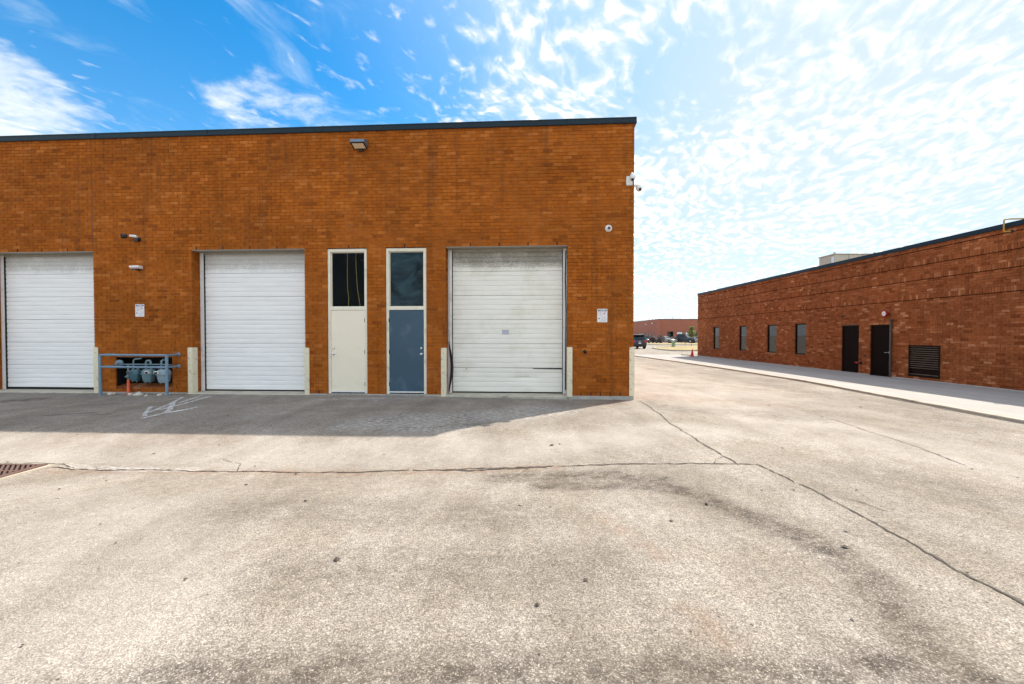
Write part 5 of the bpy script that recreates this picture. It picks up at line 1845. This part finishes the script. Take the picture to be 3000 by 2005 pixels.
    for sy in (-1, 1):
        zt_ = belt - 0.13
        if style in ('suv', 'hatch'):
            MB().box(-h - 0.005, -h + 0.22, min(sy * Wd * 0.60, sy * Wd * 0.965), max(sy * Wd * 0.60, sy * Wd * 0.965), zt_ - 0.10, zt_ + 0.08).build('tail_light', M['tail'], root, bevel=0.02)
        else:
            MB().box(-h - 0.005, -h + 0.2, min(sy * Wd * 0.70, sy * Wd * 0.95), max(sy * Wd * 0.70, sy * Wd * 0.95), zt_ - 0.16, zt_ + 0.06).build('tail_light', M['tail'], root, bevel=0.02)
        hzv = P['nose'] - 0.10
        MB().box(h - 0.22, h - 0.035, min(sy * Wd * 0.52, sy * Wd * 0.86), max(sy * Wd * 0.52, sy * Wd * 0.86), hzv - 0.04, hzv + 0.09).build('headlight', M['head'], root, bevel=0.02)
    MB().box(-h - 0.015, -h + 0.04, -0.16, 0.16, 0.62, 0.74).build('number_plate', M['plate'], root)
    MB().box(h - 0.03, h + 0.012, -Wd * 0.5, Wd * 0.5, P['nose'] - 0.32, P['nose'] - 0.14).build('grille', M['chrome'] if style == 'pickup' else M['black_plastic'], root)
    MB().box(-h - 0.02, -h + 0.1, -Wd * 0.86, Wd * 0.86, lo + 0.06, lo + 0.26).build('rear_bumper', M['black_plastic'] if style != 'pickup' else M['chrome'], root, bevel=0.03)
    MB().box(h - 0.1, h + 0.02, -Wd * 0.76, Wd * 0.76, lo + 0.10, lo + 0.26).build('front_bumper', paintm if style != 'pickup' else M['chrome'], root, bevel=0.03)
    return root, P


vr, P = vehicle('dark blue hatchback-style SUV seen from behind on the road', 'suv', M['car_blue'], (14.55, 55.3, 0), R(92), 'car', None, 'road_car')
for sy in (-0.62, 0.62):
    MB().box(-1.6, 0.1, sy - 0.025, sy + 0.025, 1.70, 1.74).build('roof_rail', M['rim'], vr)
MB().lathe([(0.07, 0), (0.06, 0.012)], (-2.24, 0, 0.86), (-1, 0, 0), 12).build('emblem', M['chrome'], vr)
MB().box(-2.10, -1.75, -0.62, 0.62, 1.615, 1.65).build('rear_spoiler', M['car_blue'], vr)
MB().box(-2.03, -1.96, -0.25, 0.25, 1.598, 1.614).build('brake_light', M['tail'], vr)
PG = 'cars parked in front of the distant building'
vehicle('white SUV parked behind the blue SUV', 'suv', M['car_white'], (23.6, 86.0, 0), R(78), 'car', PG)
vehicle('black hatchback parked just right of the blue SUV', 'hatch', M['car_black'], (27.0, 94.0, 0), R(250), 'car', PG)
vehicle('silver sedan parked between the purple shrubs', 'sedan', M['car_silver'], (31.2, 94.2, 0), R(-52), 'car', PG)
vehicle('dark pickup truck with bright grille parked near the tree', 'pickup', M['car_dark'], (34.6, 94.0, 0), R(-40), 'pickup truck', PG)
vehicle('white sedan at the end of the row, partly behind the low building', 'sedan', M['car_white'], (38.9, 94.2, 0), R(-60), 'car', PG)


# ------------------------------------------------------------------ planting
def leaf_cloud(n, gen, size, seed):
    rr = random.Random(seed)
    mb = MB()
    for _ in range(n):
        c = Vector(gen(rr))
        s = size * rr.uniform(0.6, 1.4)
        a = Vector((rr.uniform(-1, 1), rr.uniform(-1, 1), rr.uniform(-1, 1))).normalized()
        b = a.orthogonal().normalized()
        mb.poly([c - a * s, c + b * s * 0.5, c + a * s, c - b * s * 0.5])
    return mb


def shrub(x, y, r, h, label, seed):
    t = thing('shrub', label, 'shrub', (x, y, 0), 0, 'purple-leaved shrubs among the parked cars')
    for i in range(6):
        a = i * 1.05
        MB().tube([(0.08 * math.cos(a), 0.08 * math.sin(a), 0), (0.5 * r * math.cos(a), 0.5 * r * math.sin(a), h * 0.6)], [0.03, 0.012], 5).build('stem', M['bark'], t)

    def gen(rr):
        while True:
            q = (rr.uniform(-1, 1), rr.uniform(-1, 1), rr.uniform(-1, 1))
            l = q[0] ** 2 + q[1] ** 2 + q[2] ** 2
            lump = 0.75 + 0.35 * mnoise.noise(Vector(q) * 2.2 + Vector((seed, 0, 0)))
            if l < lump:
                return (q[0] * r, q[1] * r, h * 0.55 + q[2] * h * 0.5)
    leaf_cloud(900, gen, 0.11, seed).build('foliage', M['purple'], t, fix=False)
    return t


shrub(29.1, 90.6, 0.95, 1.75, 'large purple shrub in front of the silver sedan', 3)
shrub(27.95, 91.8, 0.62, 1.5, 'narrow purple shrub right of the black hatchback', 4)
shrub(32.6, 93.2, 0.80, 1.35, 'purple shrub between the silver sedan and the pickup', 5)
tr = thing('conifer_tree', 'young yellow-green conifer in front of the distant building', 'tree', (38.6, 99.5, 0))
MB().tube([(0, 0, 0), (0.03, 0, 1.8), (0.0, 0, 3.7)], [0.10, 0.07, 0.02], 8).build('trunk', M['bark'], tr)


def cgen(rr):
    layer = rr.randrange(7)
    z = 0.9 + layer * 0.42 + rr.uniform(-0.16, 0.16)
    R_ = (1.55 - layer * 0.13) * (0.75 + 0.25 * math.sin(layer * 2.1))
    a = rr.uniform(0, 2 * math.pi)
    a = round(a / 0.9) * 0.9 + layer * 0.5 + rr.uniform(-0.18, 0.18)
    q = R_ * math.sqrt(rr.random())
    return (q * math.cos(a) + 0.1, q * math.sin(a), z - q * 0.18)


leaf_cloud(2200, cgen, 0.14, 8).build('crown', M['needle'], tr, fix=False)
for i in range(10):
    a = i * 1.9
    z = 0.9 + i * 0.27
    r_ = 1.1 - i * 0.08
    MB().tube([(0, 0, z), (r_ * math.cos(a), r_ * math.sin(a), z - 0.05)], [0.03, 0.01], 5).build('branch', M['bark'], tr)

# ------------------------------------------------------------------ small street things
t = thing('traffic_cone', 'red-orange traffic cone at the far corner of the low building', 'traffic cone', (13.07, 33.5, 0.022))
MB().ring_loft([rrect(0.145, 0.145, 0, 4, rr_=0.3), rrect(0.145, 0.145, 0.035, 4, rr_=0.3), rrect(0.13, 0.13, 0.045, 4, rr_=0.3)]).build('base', M['cone'], t)
MB().lathe([(0.130, 0.04), (0.085, 0.24), (0.035, 0.50), (0.028, 0.545), (0.02, 0.545)], (0, 0, 0), (0.04, 0, 1), 18).build('cone_body', M['cone'], t, smooth=True)
t = thing('utility_box', 'pale green utility pedestal on the dry grass', 'utility box', (20.66, 59.2, 0.1))
MB().box(-0.18, 0.18, -0.16, 0.16, 0, 0.66).build('cabinet', M['green_box'], t, bevel=0.02)
MB().prism_y([(-0.21, 0.66), (0.21, 0.66), (0.19, 0.73), (-0.19, 0.73)], -0.19, 0.19).build('lid', M['green_box'], t, bevel=0.01)
MB().box(-0.03, 0.03, -0.175, -0.161, 0.35, 0.42).build('latch', M['grey_pipe'], t)
for (x, y, h_, lab) in ((24.0, 64.0, 0.62, 'thin dark stake nearest the green utility box'), (24.15, 62.2, 0.85, 'tallest thin dark stake in the dry grass'), (26.0, 64.5, 0.55, 'thin dark stake farthest from the green utility box')):
    t = thing('stake', lab, 'stake', (x, y, 0.08), 0, 'thin dark stakes in the dry grass')
    MB().cyl((0, 0, 0), (0.02, 0, h_), 0.025, n=6).build('rod', M['stake'], t)
    MB().lathe([(0.04, 0), (0.04, 0.03)], (0.02, 0, h_), (0, 0, 1), 6).build('top', M['stake'], t)
t = thing('wheel_stop', 'low dark kerb block on the paving left of the traffic cone', 'wheel stop', (13.35, 35.3, 0.0), R(-80))
MB().prism([(-0.08, 0), (-0.07, 0.07), (-0.04, 0.10), (0.04, 0.10), (0.07, 0.07), (0.08, 0)], -0.7, 0.7).build('block', M['kerb'], t)

# litter on the asphalt
mb = MB()
rr = random.Random(21)
for i in range(240):
    if i < 190:
        x, y = rr.uniform(-7.5, 8.5), rr.uniform(1.9, 10.5)
    else:
        q = WP(rr.uniform(-13, -0.5), -rr.uniform(0.05, 0.9), 0)
        x, y = q.x, q.y
    s = rr.uniform(0.008, 0.026)
    if rr.random() < 0.12:
        s *= 1.8
    a = rr.uniform(0, 6.28)
    ca, sa = math.cos(a), math.sin(a)
    w = s * rr.uniform(0.35, 0.8)
    z = float(gz(x, y)) + 0.007
    zc_ = z + s * 0.35
    n = len(mb.v)
    mb.v += [(x - ca * s, y - sa * s, z), (x + sa * w, y - ca * w, z + 0.003), (x + ca * s, y + sa * s, z + 0.004), (x - sa * w, y + ca * w, z), (x, y, zc_)]
    mb.f += [(n, n + 1, n + 4), (n + 1, n + 2, n + 4), (n + 2, n + 3, n + 4), (n + 3, n, n + 4)]
o = mb.build('debris', M['debris'], fix=False)
tag(o, 'scattered bits of dry litter and grit on the asphalt', kind='stuff')
